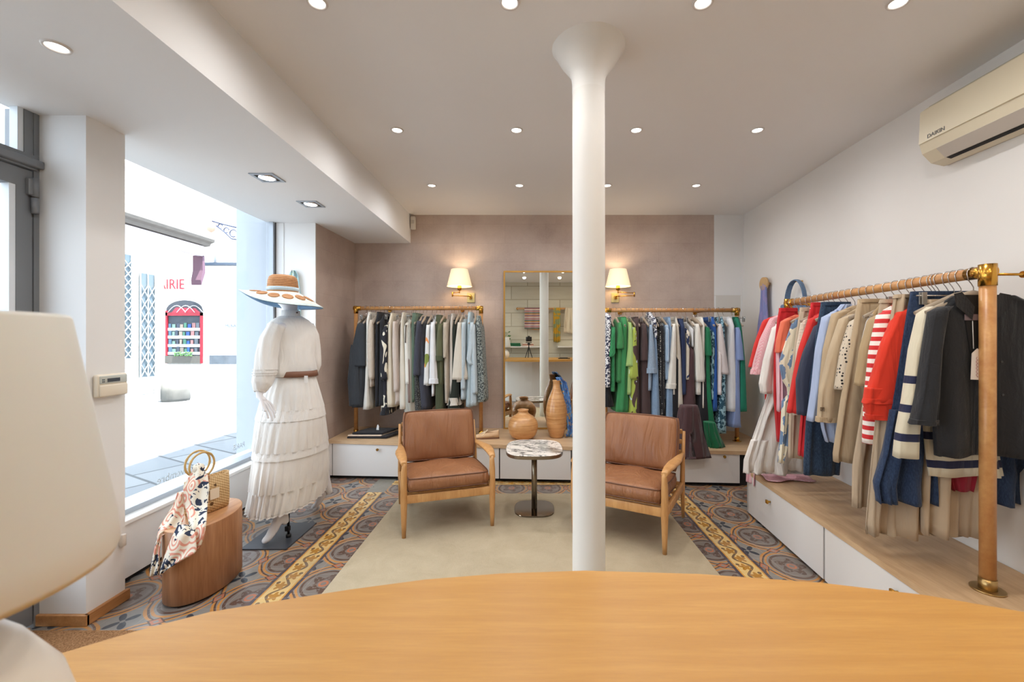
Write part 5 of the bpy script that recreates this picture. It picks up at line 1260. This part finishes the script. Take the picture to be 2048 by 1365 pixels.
Lg('tee_shirt', 'oatmeal tee shirt with wide boxy sleeve', 'top', oat, 917, [(637, 914, 922), (655, 912, 924), (765, 909, 924)], sleeves=[[(645, 915, 921), (700, 909, 928), (752, 905, 935), (760, 905, 935)]])
Lg('sweater', 'pale blue fine sweater right of the oatmeal tee shirt', 'sweater', pblue, 925, [(637, 923, 931), (655, 921, 933), (800, 920, 932)], sleeves=[[(645, 923, 930), (720, 921, 931), (780, 921, 930)]])
Lg('trousers', 'pale blue satin trousers', 'trousers', pblue2, 936, [(624, 934, 941), (700, 931, 944), (815, 930, 945)], kind='clip')
Lg('cardigan', 'pale blue soft cardigan with bent sleeve', 'cardigan', pblue, 943, [(636, 941, 949), (655, 938, 952), (812, 938, 955)], sleeves=[[(645, 940, 948), (690, 936, 950), (720, 932, 944), (730, 938, 950)], [(650, 944, 950), (720, 943, 953), (788, 945, 955)]])
Lg('dress', 'grey green speckled print dress, rightmost', 'dress', grprint, 953, [(630, 949, 958), (660, 950, 963), (740, 952, 968), (805, 954, 972)], amp=.09)
# ---- rail right of the column
navyp = fb('navy_white_print', (54, 58, 84), 'print', (226, 228, 232), 52); greenc = fb('green_cable_knit', (62, 150, 98), 'cable', None, 40); greenk = fb('green_knit', (70, 146, 90), 'knit', None, 60); green2 = fb('grass_green', (64, 144, 90)); lime = fb('lime_green', (168, 200, 128)); limep = fb('lime_brown_print', (176, 194, 90), 'leaf', (84, 66, 64), 11, c3=(206, 220, 226))
brown = fb('chocolate_cotton', (82, 66, 66)); chamb = fb('chambray', (146, 168, 192), 'denim', (176, 192, 208)); bw_ = fb('black_white_dots', (40, 40, 44), 'dots', (226, 222, 212), 62); ltblue = fb('light_blue_denim', (128, 156, 188), 'denim', (150, 176, 204)); navy = fb('navy_cotton', (46, 60, 96)); nvcr = fb('navy_cream_print', (222, 214, 198), 'leaf', (44, 56, 90), 14)
aub = fb('aubergine_cotton', (88, 64, 68)); emer = fb('emerald_jersey', (34, 120, 82)); teal = fb('teal_print', (52, 92, 108), 'paisley', (150, 184, 196), 26); cobalt = fb('cobalt_blue', (44, 92, 168)); tealf = fb('teal_floral', (48, 88, 108), 'floral', (150, 190, 206), 24); peri = fb('periwinkle', (138, 158, 204)); palep = fb('pale_pink_white', (222, 214, 214)); emer2 = fb('teal_green', (34, 124, 98))
G2 = 'garments on the rail right of the column'; H2 = 'hangers on the right back rail'
def Rg(name, desc, cat, mat, hu, body, **k): return garment(name, desc+' on the rail right of the column', cat, mat, YR2-.2, YR2, ZR, hu, body, G2, hl=H2, **k)
Rg('blouse', 'navy and white abstract print blouse beside the column', 'blouse', navyp, 1219, [(624, 1215, 1222), (650, 1212, 1223), (720, 1209, 1220), (775, 1208, 1221)], sleeves=[[(630, 1215, 1223), (690, 1211, 1221), (775, 1209, 1220)]], extra=(('dark_hem', blackf, [(772, 1208, 1223), (815, 1206, 1228)], .02, .15),))
Rg('sweater', 'green cable knit sweater', 'sweater', greenc, 1232, [(641, 1223, 1231), (660, 1223, 1232), (784, 1222, 1232)], sleeves=[[(655, 1223, 1231), (690, 1219, 1231), (706, 1216, 1232), (714, 1216, 1228)]])
Rg('tee_shirt', 'green soft knit tee shirt with flared short sleeve', 'top', greenk, 1241, [(638, 1237, 1243), (660, 1235, 1246), (766, 1232, 1245)], sleeves=[[(645, 1237, 1243), (680, 1234, 1248), (698, 1233, 1248)]])
Rg('skirt', 'long grass green skirt', 'skirt', green2, 1252, [(634, 1243, 1257), (700, 1242, 1258), (826, 1233, 1258)], kind='clip', amp=.12, k=7)
Rg('cardigan', 'lime green cardigan with long sleeve', 'cardigan', lime, 1261, [(636, 1258, 1263), (660, 1257, 1266), (790, 1254, 1264)], sleeves=[[(645, 1258, 1263), (700, 1256, 1269), (733, 1253, 1272)]])
Rg('dress', 'lime and brown swirl print dress', 'dress', limep, 1269, [(645, 1266, 1273), (670, 1265, 1277), (760, 1262, 1281), (832, 1259, 1280)], amp=.1, sleeves=[[(655, 1266, 1272), (700, 1262, 1274), (752, 1258, 1276), (758, 1260, 1277)]])
Rg('trousers', 'narrow chocolate brown trousers', 'trousers', brown, 1276, [(634, 1270, 1281), (740, 1270, 1280), (846, 1262, 1282)], kind='clip')
Rg('dress', 'dark chocolate long dress with half sleeve', 'dress', brown, 1286, [(637, 1283, 1292), (660, 1282, 1297), (760, 1282, 1302), (850, 1280, 1305)], sleeves=[[(648, 1286, 1293), (700, 1283, 1297), (722, 1283, 1296)]], amp=.08)
Rg('shirt', 'pale chambray shirt with rolled sleeve', 'shirt', chamb, 1298, [(643, 1298, 1304), (660, 1297, 1308), (782, 1295, 1304)], sleeves=[[(650, 1299, 1305), (700, 1297, 1310), (746, 1295, 1313)]], cuff=True)
Rg('blouse', 'blue and white print blouse peeking above its neighbours', 'blouse', navyp, 1305, [(623, 1304, 1312), (645, 1306, 1316), (680, 1310, 1316)], hanger_on=True)
Rg('jeans', 'light blue denim wide jeans', 'jeans', ltblue, 1311, [(660, 1308, 1314), (740, 1306, 1320), (852, 1304, 1325)], kind='clip', amp=.09)
Rg('dress', 'black and white dotted print dress', 'dress', bw_, 1322, [(633, 1319, 1329), (700, 1318, 1331), (760, 1320, 1331), (832, 1323, 1332)], amp=.06)
Rg('shirt', 'light blue striped shirt beside the dotted dress', 'shirt', fb('blue_stripe', (150, 178, 208), 'vstripe', (186, 204, 224), 60), 1331, [(642, 1331, 1338), (665, 1331, 1341), (760, 1331, 1339)], sleeves=[[(650, 1332, 1338), (725, 1332, 1339)]])
Rg('jeans', 'mid blue denim jeans with hem', 'jeans', ltblue, 1341, [(634, 1339, 1345), (720, 1335, 1347), (835, 1331, 1349), (845, 1331, 1349)], kind='clip', amp=.08)
Rg('shirt', 'white linen shirt with long cuffed sleeve', 'shirt', offw, 1344, [(642, 1345, 1352), (662, 1344, 1354), (790, 1343, 1353)], sleeves=[[(648, 1346, 1352), (700, 1341, 1353), (768, 1336, 1352), (777, 1335, 1351)]], cuff=True)
Rg('skirt', 'long black skirt behind the linen shirt', 'skirt', blackf, 1350, [(700, 1345, 1362), (845, 1328, 1372)], kind='clip', hanger_on=False)
Rg('trousers', 'ivory wide trousers right of the white linen shirt', 'trousers', ivory, 1356, [(634, 1353, 1358), (700, 1352, 1364), (816, 1349, 1369)], kind='clip', amp=.06)
Rg('trousers', 'navy blue trousers', 'trousers', navy, 1364, [(638, 1359, 1372), (700, 1362, 1374), (790, 1364, 1374)], kind='clip')
Rg('blouse', 'cream blouse with navy brush print', 'blouse', nvcr, 1372, [(649, 1373, 1380), (670, 1373, 1382), (760, 1372, 1380)])
Rg('dress', 'aubergine tiered maxi dress reaching the bench front', 'dress', aub, 1388, [(684, 1383, 1389), (720, 1376, 1392), (814, 1368, 1396)], kind='wood', amp=.08, extra=(('ruffle_tier', aub, [(812, 1365, 1397), (824, 1362, 1400), (870, 1357, 1407), (919, 1355, 1413)], -.285, .045), ('ruffle_seam', aub, [(811, 1366, 1398), (816, 1366, 1398)], -.015, .21)))
Rg('vest_top', 'white ribbed vest top with looping strap', 'top', whitef, 1387, [(643, 1383, 1389), (664, 1382, 1390), (694, 1385, 1388)], hanger_on=True)
Rg('shirt', 'white full sleeved shirt beside the aubergine dress', 'shirt', offw, 1396, [(642, 1391, 1398), (660, 1391, 1404), (790, 1392, 1405)], sleeves=[[(648, 1392, 1399), (700, 1391, 1408), (754, 1392, 1411), (764, 1393, 1410)]])
Rg('skirt', 'black pleated skirt between aubergine and emerald dresses', 'skirt', blackf, 1404, [(700, 1400, 1412), (860, 1395, 1424), (885, 1396, 1424)], kind='clip', hanger_on=False)
Rg('trousers', 'white straight trousers left of the emerald dress', 'trousers', offw, 1408, [(634, 1405, 1411), (720, 1402, 1412), (817, 1401, 1411)], kind='clip')
Rg('dress', 'long emerald green jersey dress trailing on the bench', 'dress', emer, 1412, [(645, 1412, 1419), (665, 1412, 1423), (740, 1412, 1423), (800, 1412, 1427), (860, 1416, 1436), (880, 1418, 1440)], sleeves=[[(655, 1413, 1420), (700, 1412, 1424), (712, 1413, 1425)]], amp=.12, k=6, extra=(('trailing_hem', emer, [(846, 1413, 1432), (872, 1418, 1439), (897, 1425, 1447)], -.12, .05),))
Rg('shirt', 'teal and white floral shirt behind the emerald dress', 'shirt', teal, 1419, [(649, 1423, 1429), (670, 1424, 1432), (800, 1423, 1430)])
Rg('trousers', 'bright cobalt blue trousers', 'trousers', cobalt, 1428, [(634, 1424, 1434), (700, 1430, 1436), (823, 1424, 1437)], kind='clip')
Rg('shirt', 'white shirt with pink stripe and pointed cuff', 'shirt', palep, 1437, [(640, 1436, 1443), (660, 1436, 1447), (760, 1437, 1446)], sleeves=[[(648, 1437, 1444), (700, 1437, 1452), (746, 1441, 1458), (749, 1442, 1458)], [(700, 1437, 1444), (790, 1437, 1443)]])
Rg('skirt', 'long teal floral print skirt', 'skirt', tealf, 1447, [(634, 1444, 1451), (740, 1444, 1453), (868, 1433, 1456)], kind='clip', amp=.1, k=6)
Rg('trousers', 'white cropped trousers near the rail end', 'trousers', whitef, 1464, [(634, 1460, 1471), (720, 1458, 1476), (824, 1456, 1483)], kind='clip', amp=.05)
Rg('shirt', 'periwinkle shirt with short sleeve', 'shirt', peri, 1466, [(648, 1472, 1478), (665, 1472, 1482), (850, 1462, 1484), (856, 1460, 1486)], sleeves=[[(655, 1474, 1480), (690, 1473, 1486), (721, 1475, 1489)]])
Rg('trousers', 'teal green cropped trousers, rightmost', 'trousers', emer2, 1474, [(634, 1474, 1484), (720, 1480, 1493), (824, 1480, 1498)], kind='clip', hanger_on=True)
# ---- long rail on the right: garments face the camera
red = fb('red_poplin', (214, 52, 48)); red2 = fb('scarlet_cotton', (206, 44, 50)); pinkc = fb('pink_white_check', (236, 210, 212), 'check', (216, 130, 146), 190); coral = fb('coral_cotton', (234, 120, 92)); pinks = fb('pink_stripe', (232, 170, 186), 'vstripe', (244, 214, 220), 70); whb = fb('white_voile', (238, 234, 230)); bluep = fb('blue_cream_paisley', (122, 150, 186), 'paisley', (232, 226, 204), 13); beig = fb('beige_twill', (200, 182, 160)); creamk = fb('cream_knit', (232, 222, 204), 'knit', None, 50)
navw = fb('navy_wool', (56, 62, 82)); jean = fb('dark_denim', (42, 60, 84), 'denim', (76, 98, 124)); lblue = fb('sky_blue_oxford', (176, 192, 226)); trench = fb('trench_beige', (190, 168, 138)); trench2 = fb('trench_sand', (196, 176, 148)); dots = fb('cream_black_dots', (214, 200, 180), 'dots', (36, 34, 38), 52); khaki = fb('khaki_twill', (194, 172, 142)); whtee = fb('white_jersey', (232, 232, 236)); tan = fb('tan_suede', (178, 154, 118))
rstripe = fb('red_white_stripe_knit', (212, 52, 54), 'stripe', (238, 230, 224), 23.5); orange = fb('orange_red_poplin', (222, 60, 40)); indigo = fb('indigo_denim', (38, 54, 84), 'denim', (64, 84, 116)); breton = fb('cream_navy_stripe', (222, 214, 192), 'breton', (40, 44, 72), 8.0); blin = fb('black_linen', (44, 45, 49), 'jacquard'); linb = fb('natural_linen', (186, 166, 142)); wine = fb('wine_red', (146, 32, 50))
G3 = 'garments on the long rail by the right wall'; H3 = 'hangers on the long right rail'
def sy(y, rows):       # mirror missing right edge about the rail
    uc = UX+xrod(y)*F/y; return [(r[0], r[1], r[2] if len(r) > 2 and r[2] else 2*uc-r[1]) for r in rows]
def Bg(name, desc, cat, mat, y, body, **k):
    k.setdefault('depth', .022); k.setdefault('sdepth', .032); k.setdefault('amp', .10)
    sl_ = k.pop('sleeves', ())
    return garment(name, desc+' on the long right rail', cat, mat, y, y, P0.z, 0, sy(y, body), G3, hl=H3, front=True, sleeves=[sy(y, s) for s in sl_], **k)
Bg('shirt', 'plain red shirt, farthest of all', 'shirt', red, 3.34, [(628, 1566, 0), (636, 1536, 0), (660, 1524, 0), (800, 1530, 0)], sleeves=[[(638, 1526, 1545), (690, 1509, 1530), (735, 1498, 1514)]])
Bg('shirt', 'pink and white fine check shirt with short sleeve', 'shirt', pinkc, 3.26, [(624, 1575, 0), (634, 1546, 0), (660, 1532, 0), (800, 1534, 0)], sleeves=[[(634, 1540, 1560), (680, 1520, 1545), (725, 1507, 1535), (748, 1503, 1522)]], cuff=True)
Bg('dress', 'white voile tiered dress with lace hem', 'dress', whb, 3.18, [(632, 1575, 0), (650, 1548, 0), (700, 1538, 0), (788, 1535, 0), (835, 1520, 1606), (880, 1504, 1610), (928, 1489, 1612), (940, 1488, 1612)], sleeves=[[(652, 1545, 1562), (720, 1527, 1550), (768, 1518, 1548), (787, 1522, 1546)]], amp=.22, k=8, extra=(('hem_tier', whb, [(880, 1502, 1640), (920, 1488, 1660), (946, 1487, 1668)], -.008, .026),))
Bg('trousers', 'narrow scarlet trousers in front of the white tiered dress', 'trousers', red2, 3.11, [(617, 1559, 1594), (640, 1555, 1596), (700, 1548, 1590), (790, 1548, 1572), (884, 1555, 1567)], kind='clip')
Bg('shirt', 'coral pink striped shirt', 'shirt', coral, 3.04, [(630, 1590, 0), (640, 1566, 0), (670, 1562, 0), (820, 1560, 0)], sleeves=[[(640, 1562, 1580), (680, 1554, 1575), (706, 1552, 1570)]], extra=(('striped_lining', pinks, [(700, 1553, 1580), (823, 1555, 1577)], -.012, .02),))
Bg('blouse', 'blue and cream paisley draped blouse', 'blouse', bluep, 2.97, [(640, 1586, 0), (680, 1572, 0), (725, 1558, 1640), (760, 1564, 1640), (785, 1580, 1640), (800, 1564, 1600), (860, 1562, 1584), (926, 1557, 1565)], amp=.14)
Bg('trousers', 'pale beige trousers behind the cream knit', 'trousers', beig, 2.90, [(616, 1601, 1640), (660, 1594, 1638), (760, 1580, 1630), (916, 1577, 1607)], kind='clip')
Bg('sweater', 'cream knitted sweater mostly hidden behind the red jacket', 'sweater', creamk, 2.85, [(632, 1622, 0), (642, 1602, 0), (700, 1592, 0), (830, 1586, 0)])
Bg('trousers', 'red elasticated waist trousers', 'trousers', red2, 2.80, [(606, 1623, 1662), (640, 1616, 1662), (760, 1608, 1650), (905, 1598, 1625), (912, 1598, 1612)], kind='clip', amp=.14)
Bg('jacket', 'bright red jacket with long sleeve', 'jacket', red, 2.74, [(622, 1650, 0), (634, 1624, 0), (700, 1612, 0), (828, 1602, 0)], sleeves=[[(633, 1618, 1645), (700, 1598, 1632), (760, 1586, 1614), (826, 1575, 1601)]])
Bg('jacket', 'navy jacket between the red jacket and the jeans', 'jacket', navw, 2.68, [(632, 1652, 0), (645, 1634, 0), (700, 1616, 0), (760, 1603, 0), (830, 1602, 0)], sleeves=[[(648, 1630, 1650), (710, 1606, 1634), (760, 1594, 1622), (830, 1596, 1616)]])
Bg('jeans', 'dark blue wide cropped jeans', 'jeans', jean, 2.62, [(605, 1643, 1700), (640, 1637, 1700), (760, 1618, 1692), (850, 1612, 1688), (944, 1607, 1678), (950, 1608, 1678)], kind='clip', amp=.06)
Bg('shirt', 'sky blue oxford shirt with collar', 'shirt', lblue, 2.55, [(612, 1690, 0), (622, 1664, 0), (640, 1648, 0), (760, 1642, 0), (850, 1642, 1700), (884, 1652, 1690)], sleeves=[[(628, 1645, 1672), (700, 1632, 1664), (780, 1624, 1650), (842, 1615, 1637)]], extra=(('collar', lblue, [(609, 1683, 1702), (622, 1672, 1700)], -.01, .02),))
Bg('trench_coat', 'beige trench coat behind the sand trench coat', 'coat', trench, 2.49, [(612, 1704, 0), (624, 1676, 0), (680, 1660, 0), (790, 1650, 0)], sleeves=[[(624, 1664, 1692), (700, 1648, 1676), (785, 1640, 1668)]])
Bg('trench_coat', 'sand trench coat with buttoned cuff strap', 'coat', trench2, 2.43, [(616, 1716, 0), (630, 1688, 0), (700, 1676, 0), (800, 1660, 0), (830, 1662, 0)], sleeves=[[(632, 1680, 1710), (700, 1660, 1692), (785, 1640, 1684), (843, 1636, 1676)]], cuff=trench, extra=(('cuff_button', plain('horn_button', (110, 90, 66), .3), [(815, 1641, 1648), (822, 1641, 1648)], -.062, .006),))
Bg('shirt', 'cream shirt with small black dots', 'shirt', dots, 2.36, [(628, 1724, 0), (640, 1704, 0), (700, 1692, 0), (790, 1686, 0)], sleeves=[[(640, 1700, 1722), (700, 1684, 1708), (779, 1672, 1694)]])
Bg('trousers', 'khaki wide leg trousers with waist button', 'trousers', khaki, 2.30, [(599, 1717, 1790), (620, 1713, 1792), (700, 1699, 1780), (800, 1682, 1768), (917, 1666, 1740), (924, 1668, 1740)], kind='clip', amp=.07)
Bg('tee_shirt', 'white jersey tee shirt glimpsed beside khaki trousers', 'top', whtee, 2.25, [(625, 1748, 0), (640, 1734, 0), (680, 1724, 0), (760, 1720, 0)])
Bg('jacket', 'tan suede jacket left of the red striped sweater', 'jacket', tan, 2.20, [(610, 1760, 0), (630, 1742, 0), (680, 1736, 0), (780, 1730, 0)], sleeves=[[(634, 1738, 1764), (700, 1722, 1752), (771, 1712, 1736)]])
Bg('trousers', 'beige linen trousers hanging low behind the striped sweater', 'trousers', linb, 2.16, [(600, 1762, 1810), (800, 1728, 1790), (930, 1706, 1760), (1014, 1705, 1750)], kind='clip', hanger_on=True)
Bg('sweater', 'red and white striped knitted sweater', 'sweater', rstripe, 2.11, [(608, 1790, 0), (618, 1768, 0), (640, 1756, 0), (760, 1748, 0), (868, 1742, 0)], sleeves=[[(622, 1756, 1790), (700, 1741, 1774), (800, 1730, 1770), (887, 1727, 1766)]])
Bg('skirt', 'long natural linen skirt behind the indigo denim', 'skirt', linb, 2.03, [(590, 1790, 1860), (800, 1755, 1880), (980, 1738, 1850), (1062, 1731, 1846), (1068, 1733, 1846)], kind='clip', amp=.26, k=6)
Bg('trousers', 'scarlet trousers beside the indigo denim skirt', 'trousers', red2, 2.07, [(590, 1798, 1840), (640, 1786, 1838), (800, 1776, 1830)], kind='clip')
Bg('shirt', 'orange red poplin shirt with rolled cuff', 'shirt', orange, 2.05, [(608, 1812, 0), (620, 1796, 0), (640, 1786, 0), (820, 1778, 0)], sleeves=[[(620, 1790, 1826), (690, 1764, 1812), (760, 1744, 1796), (806, 1731, 1786)], [(776, 1732, 1795), (806, 1729, 1793), (838, 1738, 1790)]], cuff=True)
Bg('skirt', 'indigo denim midi skirt with wide hem band', 'skirt', indigo, 1.985, [(584, 1822, 0), (610, 1817, 0), (700, 1802, 0), (820, 1782, 0), (905, 1768, 2040)], kind='clip', amp=.1, extra=(('left_hem', indigo, [(820, 1781, 1862), (905, 1767, 1862), (968, 1749, 1866), (1004, 1754, 1867)], -.012, .028), ('right_hem', indigo, [(880, 1925, 2035), (950, 1936, 2050), (1006, 1943, 2045)], -.012, .028)))
Bg('skirt', 'second natural linen skirt hanging lowest near the post', 'skirt', linb, 1.955, [(600, 1850, 2000), (860, 1848, 1990), (1000, 1845, 1968), (1069, 1846, 1955)], kind='clip', amp=.24, k=7, hanger_on=True)
Bg('shorts', 'wine red shorts hem showing below the cream sweater', 'shorts', wine, 1.94, [(880, 1880, 1950), (944, 1893, 1950), (981, 1905, 1940)], kind='clip', hanger_on=False)
Bg('sweater', 'cream sweater with navy breton stripes', 'sweater', breton, 1.92, [(606, 1872, 0), (616, 1850, 0), (640, 1836, 0), (760, 1840, 0), (900, 1850, 0), (952, 1858, 2006)], sleeves=[[(618, 1838, 1868), (700, 1822, 1848), (800, 1808, 1840), (866, 1795, 1834), (915, 1790, 1833)]], amp=.08)
bs = Bg('shirt', 'black linen shirt with open collar, nearest', 'shirt', blin, 1.862, [(592, 1905, 2030), (606, 1884, 2060), (622, 1866, 2090), (700, 1858, 2104), (800, 1864, 2092), (912, 1870, 2086)], sleeves=[[(618, 1860, 1890), (700, 1850, 1878), (790, 1838, 1874), (848, 1826, 1868)], [(618, 2066, 2110), (800, 2080, 2130), (912, 2078, 2126)]], cuff=True, depth=.028, amp=.16)
def shirt_details():
    y = 1.862-.034; off = bs.location
    def Q(u, v, dy=0): return at_y(u, v, y+dy)-off
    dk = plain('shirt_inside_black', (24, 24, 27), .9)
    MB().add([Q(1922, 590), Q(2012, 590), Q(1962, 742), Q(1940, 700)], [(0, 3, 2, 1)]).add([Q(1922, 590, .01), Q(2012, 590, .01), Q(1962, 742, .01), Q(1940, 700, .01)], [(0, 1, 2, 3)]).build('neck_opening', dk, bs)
    for pts in (((1908, 588), (1924, 584), (1950, 614), (1945, 640), (1912, 612)), ((2000, 586), (2022, 590), (2020, 616), (1992, 640), (1984, 612))):
        m = MB(); f = [Q(u, v, -.008) for u, v in pts]; b = [Q(u, v, -.001) for u, v in pts]; n = len(f)
        m.add(f+b, [list(range(n)), [n+i for i in range(n)][::-1]]+[(i, n+i, n+(i+1) % n, (i+1) % n) for i in range(n)]).build('collar', blin, bs)
    lb = MB().box((Q(1928, 629).x, Q(0, 0).y-.004, Q(0, 641).z), (Q(1956, 0).x, Q(0, 0).y-.001, Q(0, 629).z)).build('neck_label', plain('grey_mauve_label', (118, 104, 112), .7), bs)
    MB().tube([Q(1945, 642, -.006), Q(1946, 670, -.006), Q(1947, 698, -.008)], .0016, 6).build('tag_cord', plain('white_cord', (220, 220, 220), .6), bs)
    x0, x1 = Q(1935, 0).x, Q(1957, 0).x; yy = Q(0, 0).y-.012
    MB().add([(x0, yy, Q(0, 759).z), (x1, yy, Q(0, 760).z), (x1+.003, yy, Q(0, 706).z), ((x0+x1)/2+.005, yy, Q(0, 697).z), (x0+.005, yy, Q(0, 707).z)], [(0, 1, 2, 3, 4)]).add([(x0, yy-.0015, Q(0, 759).z), (x1, yy-.0015, Q(0, 760).z), (x1+.003, yy-.0015, Q(0, 706).z), ((x0+x1)/2+.005, yy-.0015, Q(0, 697).z), (x0+.005, yy-.0015, Q(0, 707).z)], [(4, 3, 2, 1, 0)]).build('price_tag', plain('white_swing_tag', (232, 228, 226), .6), bs)
    tg = bs.children[-1]; pk = plain('dusty_pink_ink', (176, 110, 120), .6); m = MB()
    pts = []
    for i in range(40): t = i/39; pts.append(((x0+x1)/2+.004*math.sin(t*38)+.002, yy-.003, lerp(Q(0, 755).z, Q(0, 715).z, t)+.002*math.cos(t*38)))
    m.tube(pts, .0007, 5).build('script_lettering', pk, tg)
    for u, v in ((1990, 668), (2003, 724), (2005, 790)):
        q = Q(u, v, -.004); MB().cyl(q, q+Vector((0, -.003, 0)), .005).build('button', plain('black_button', (70, 70, 72), .25), bs)
shirt_details()
# pink striped garment folded over the far bench end
def pink_on_bench():
    g = []; y0 = 3.36
    o = empty('folded_blouse', (1.80, 3.36, BZ)); tag(o, 'pink and white striped blouse hem lying over the corner of the right bench', 'clothing')
    for j in range(16):
        t_ = j/15; row = []
        for i in range(30):
            s_ = i/29; x = 1.75+.34*s_
            row.append((x-1.80, 3.41-.27*t_-.02*math.sin(s_*9)-3.36, .035*(1-t_)+.012+.012*math.sin(s_*16+t_*3)*(1-t_)+.004*math.sin(t_*20)))
        g.append(row)
    MB().sheet(g, .004).build('hem', pinks, o)
    g = []
    for j in range(14):
        t_ = j/13; row = []
        for i in range(12):
            s_ = i/11; row.append((1.748-.012*math.sin(s_*8)-.004-1.80-.006*t_, 3.44-.14*s_-3.36, .05-.135*t_+.0*s_))
        g.append(row)
    MB().sheet(g, .003).build('overhang', pinks, o)
pink_on_bench()
# things hung on the right wall
def wall_hangings():
    y = 4.30; x = 2.40; p = (2.405, 4.32, zv(568, 4.32))
    o = empty('wall_hook', (p[0], p[1], p[2])); tag(o, 'round wooden wall knob on the right wall carrying a lavender scarf', 'wall hook')
    MB().cyl((.02, 0, 0), (-.035, 0, 0), .014).cyl((-.03, 0, 0), (-.055, 0, 0), .065, 40).build('knob_disc', plain('pale_round_wood', (200, 164, 116), .5, vary=.2), o)
    lav = fb('lavender_cotton', (134, 140, 190), 'vstripe', (150, 140, 186), 40); 
    s = empty('lavender_scarf', (p[0]-.02, p[1], p[2])); tag(s, 'lavender blue scarf hanging from the round wooden knob', 'scarf')
    g = []
    for j in range(22):
        t_ = j/21; row = []
        for i in range(22):
            a = i/21; w_ = lerp(.05, .11, sm(t_*1.5)); row.append((-.02-.02*math.sin(a*18+t_*2)*.8-.01*t_, (a-.5)*2*w_, -.01-.75*t_-.01*math.cos(a*9)))
        g.append(row)
    MB().sheet(g, .005).build('cloth', lav, s)
    MB().sheet([[(-.005-.008*math.sin(i*1.1), .03+.05*(i/9)+.02*j/9, .04-.6*j/9) for i in range(10)] for j in range(10)], .004).build('mauve_end', fb('mauve_cotton', (166, 122, 160)), s)
    y = 3.75; b = empty('denim_bag', (2.355, y, zv(560, 3.75))); tag(b, 'blue denim tote bag hanging on the right wall behind the rail', 'bag')
    pts = []
    den = fb('mid_denim', (92, 118, 150), 'denim', (130, 152, 178))
    g = []
    for j in range(15):
        a = PI*j/14; row = []
        for i in range(6): 
            w_ = (i/5-.5)*.07; row.append((-.03+w_*.6, -.13*math.cos(a)*(1-.1*i/5), -.20+.20*math.sin(a)*(1+.0)-abs(w_)*.2))
        g.append(row)
    MB().sheet(g, .006).build('strap', den, b)
    MB().rbox((-.06, -.19, -.62), (-.005, .19, -.20), .02, 3).build('bag_body', den, b)
    h = empty('wall_hook', (2.385, y, zv(560, 3.75)-.012)); tag(h, 'small brass peg on the right wall carrying the denim tote bag', 'wall hook'); MB().cyl((.02, 0, 0), (-.06, 0, 0), .008).build('peg', BRASS, h)
wall_hangings()
# switch on pillar edge
tag(MB().rbox((-2.157, 2.28, zv(1092, 2.3)), (-2.135, 2.305, zv(1068, 2.3)), .004, 2).build('cable_clip', plain('white_plastic', (214, 208, 200), .45)), 'small white plastic clip low on the pillar edge', 'clip')
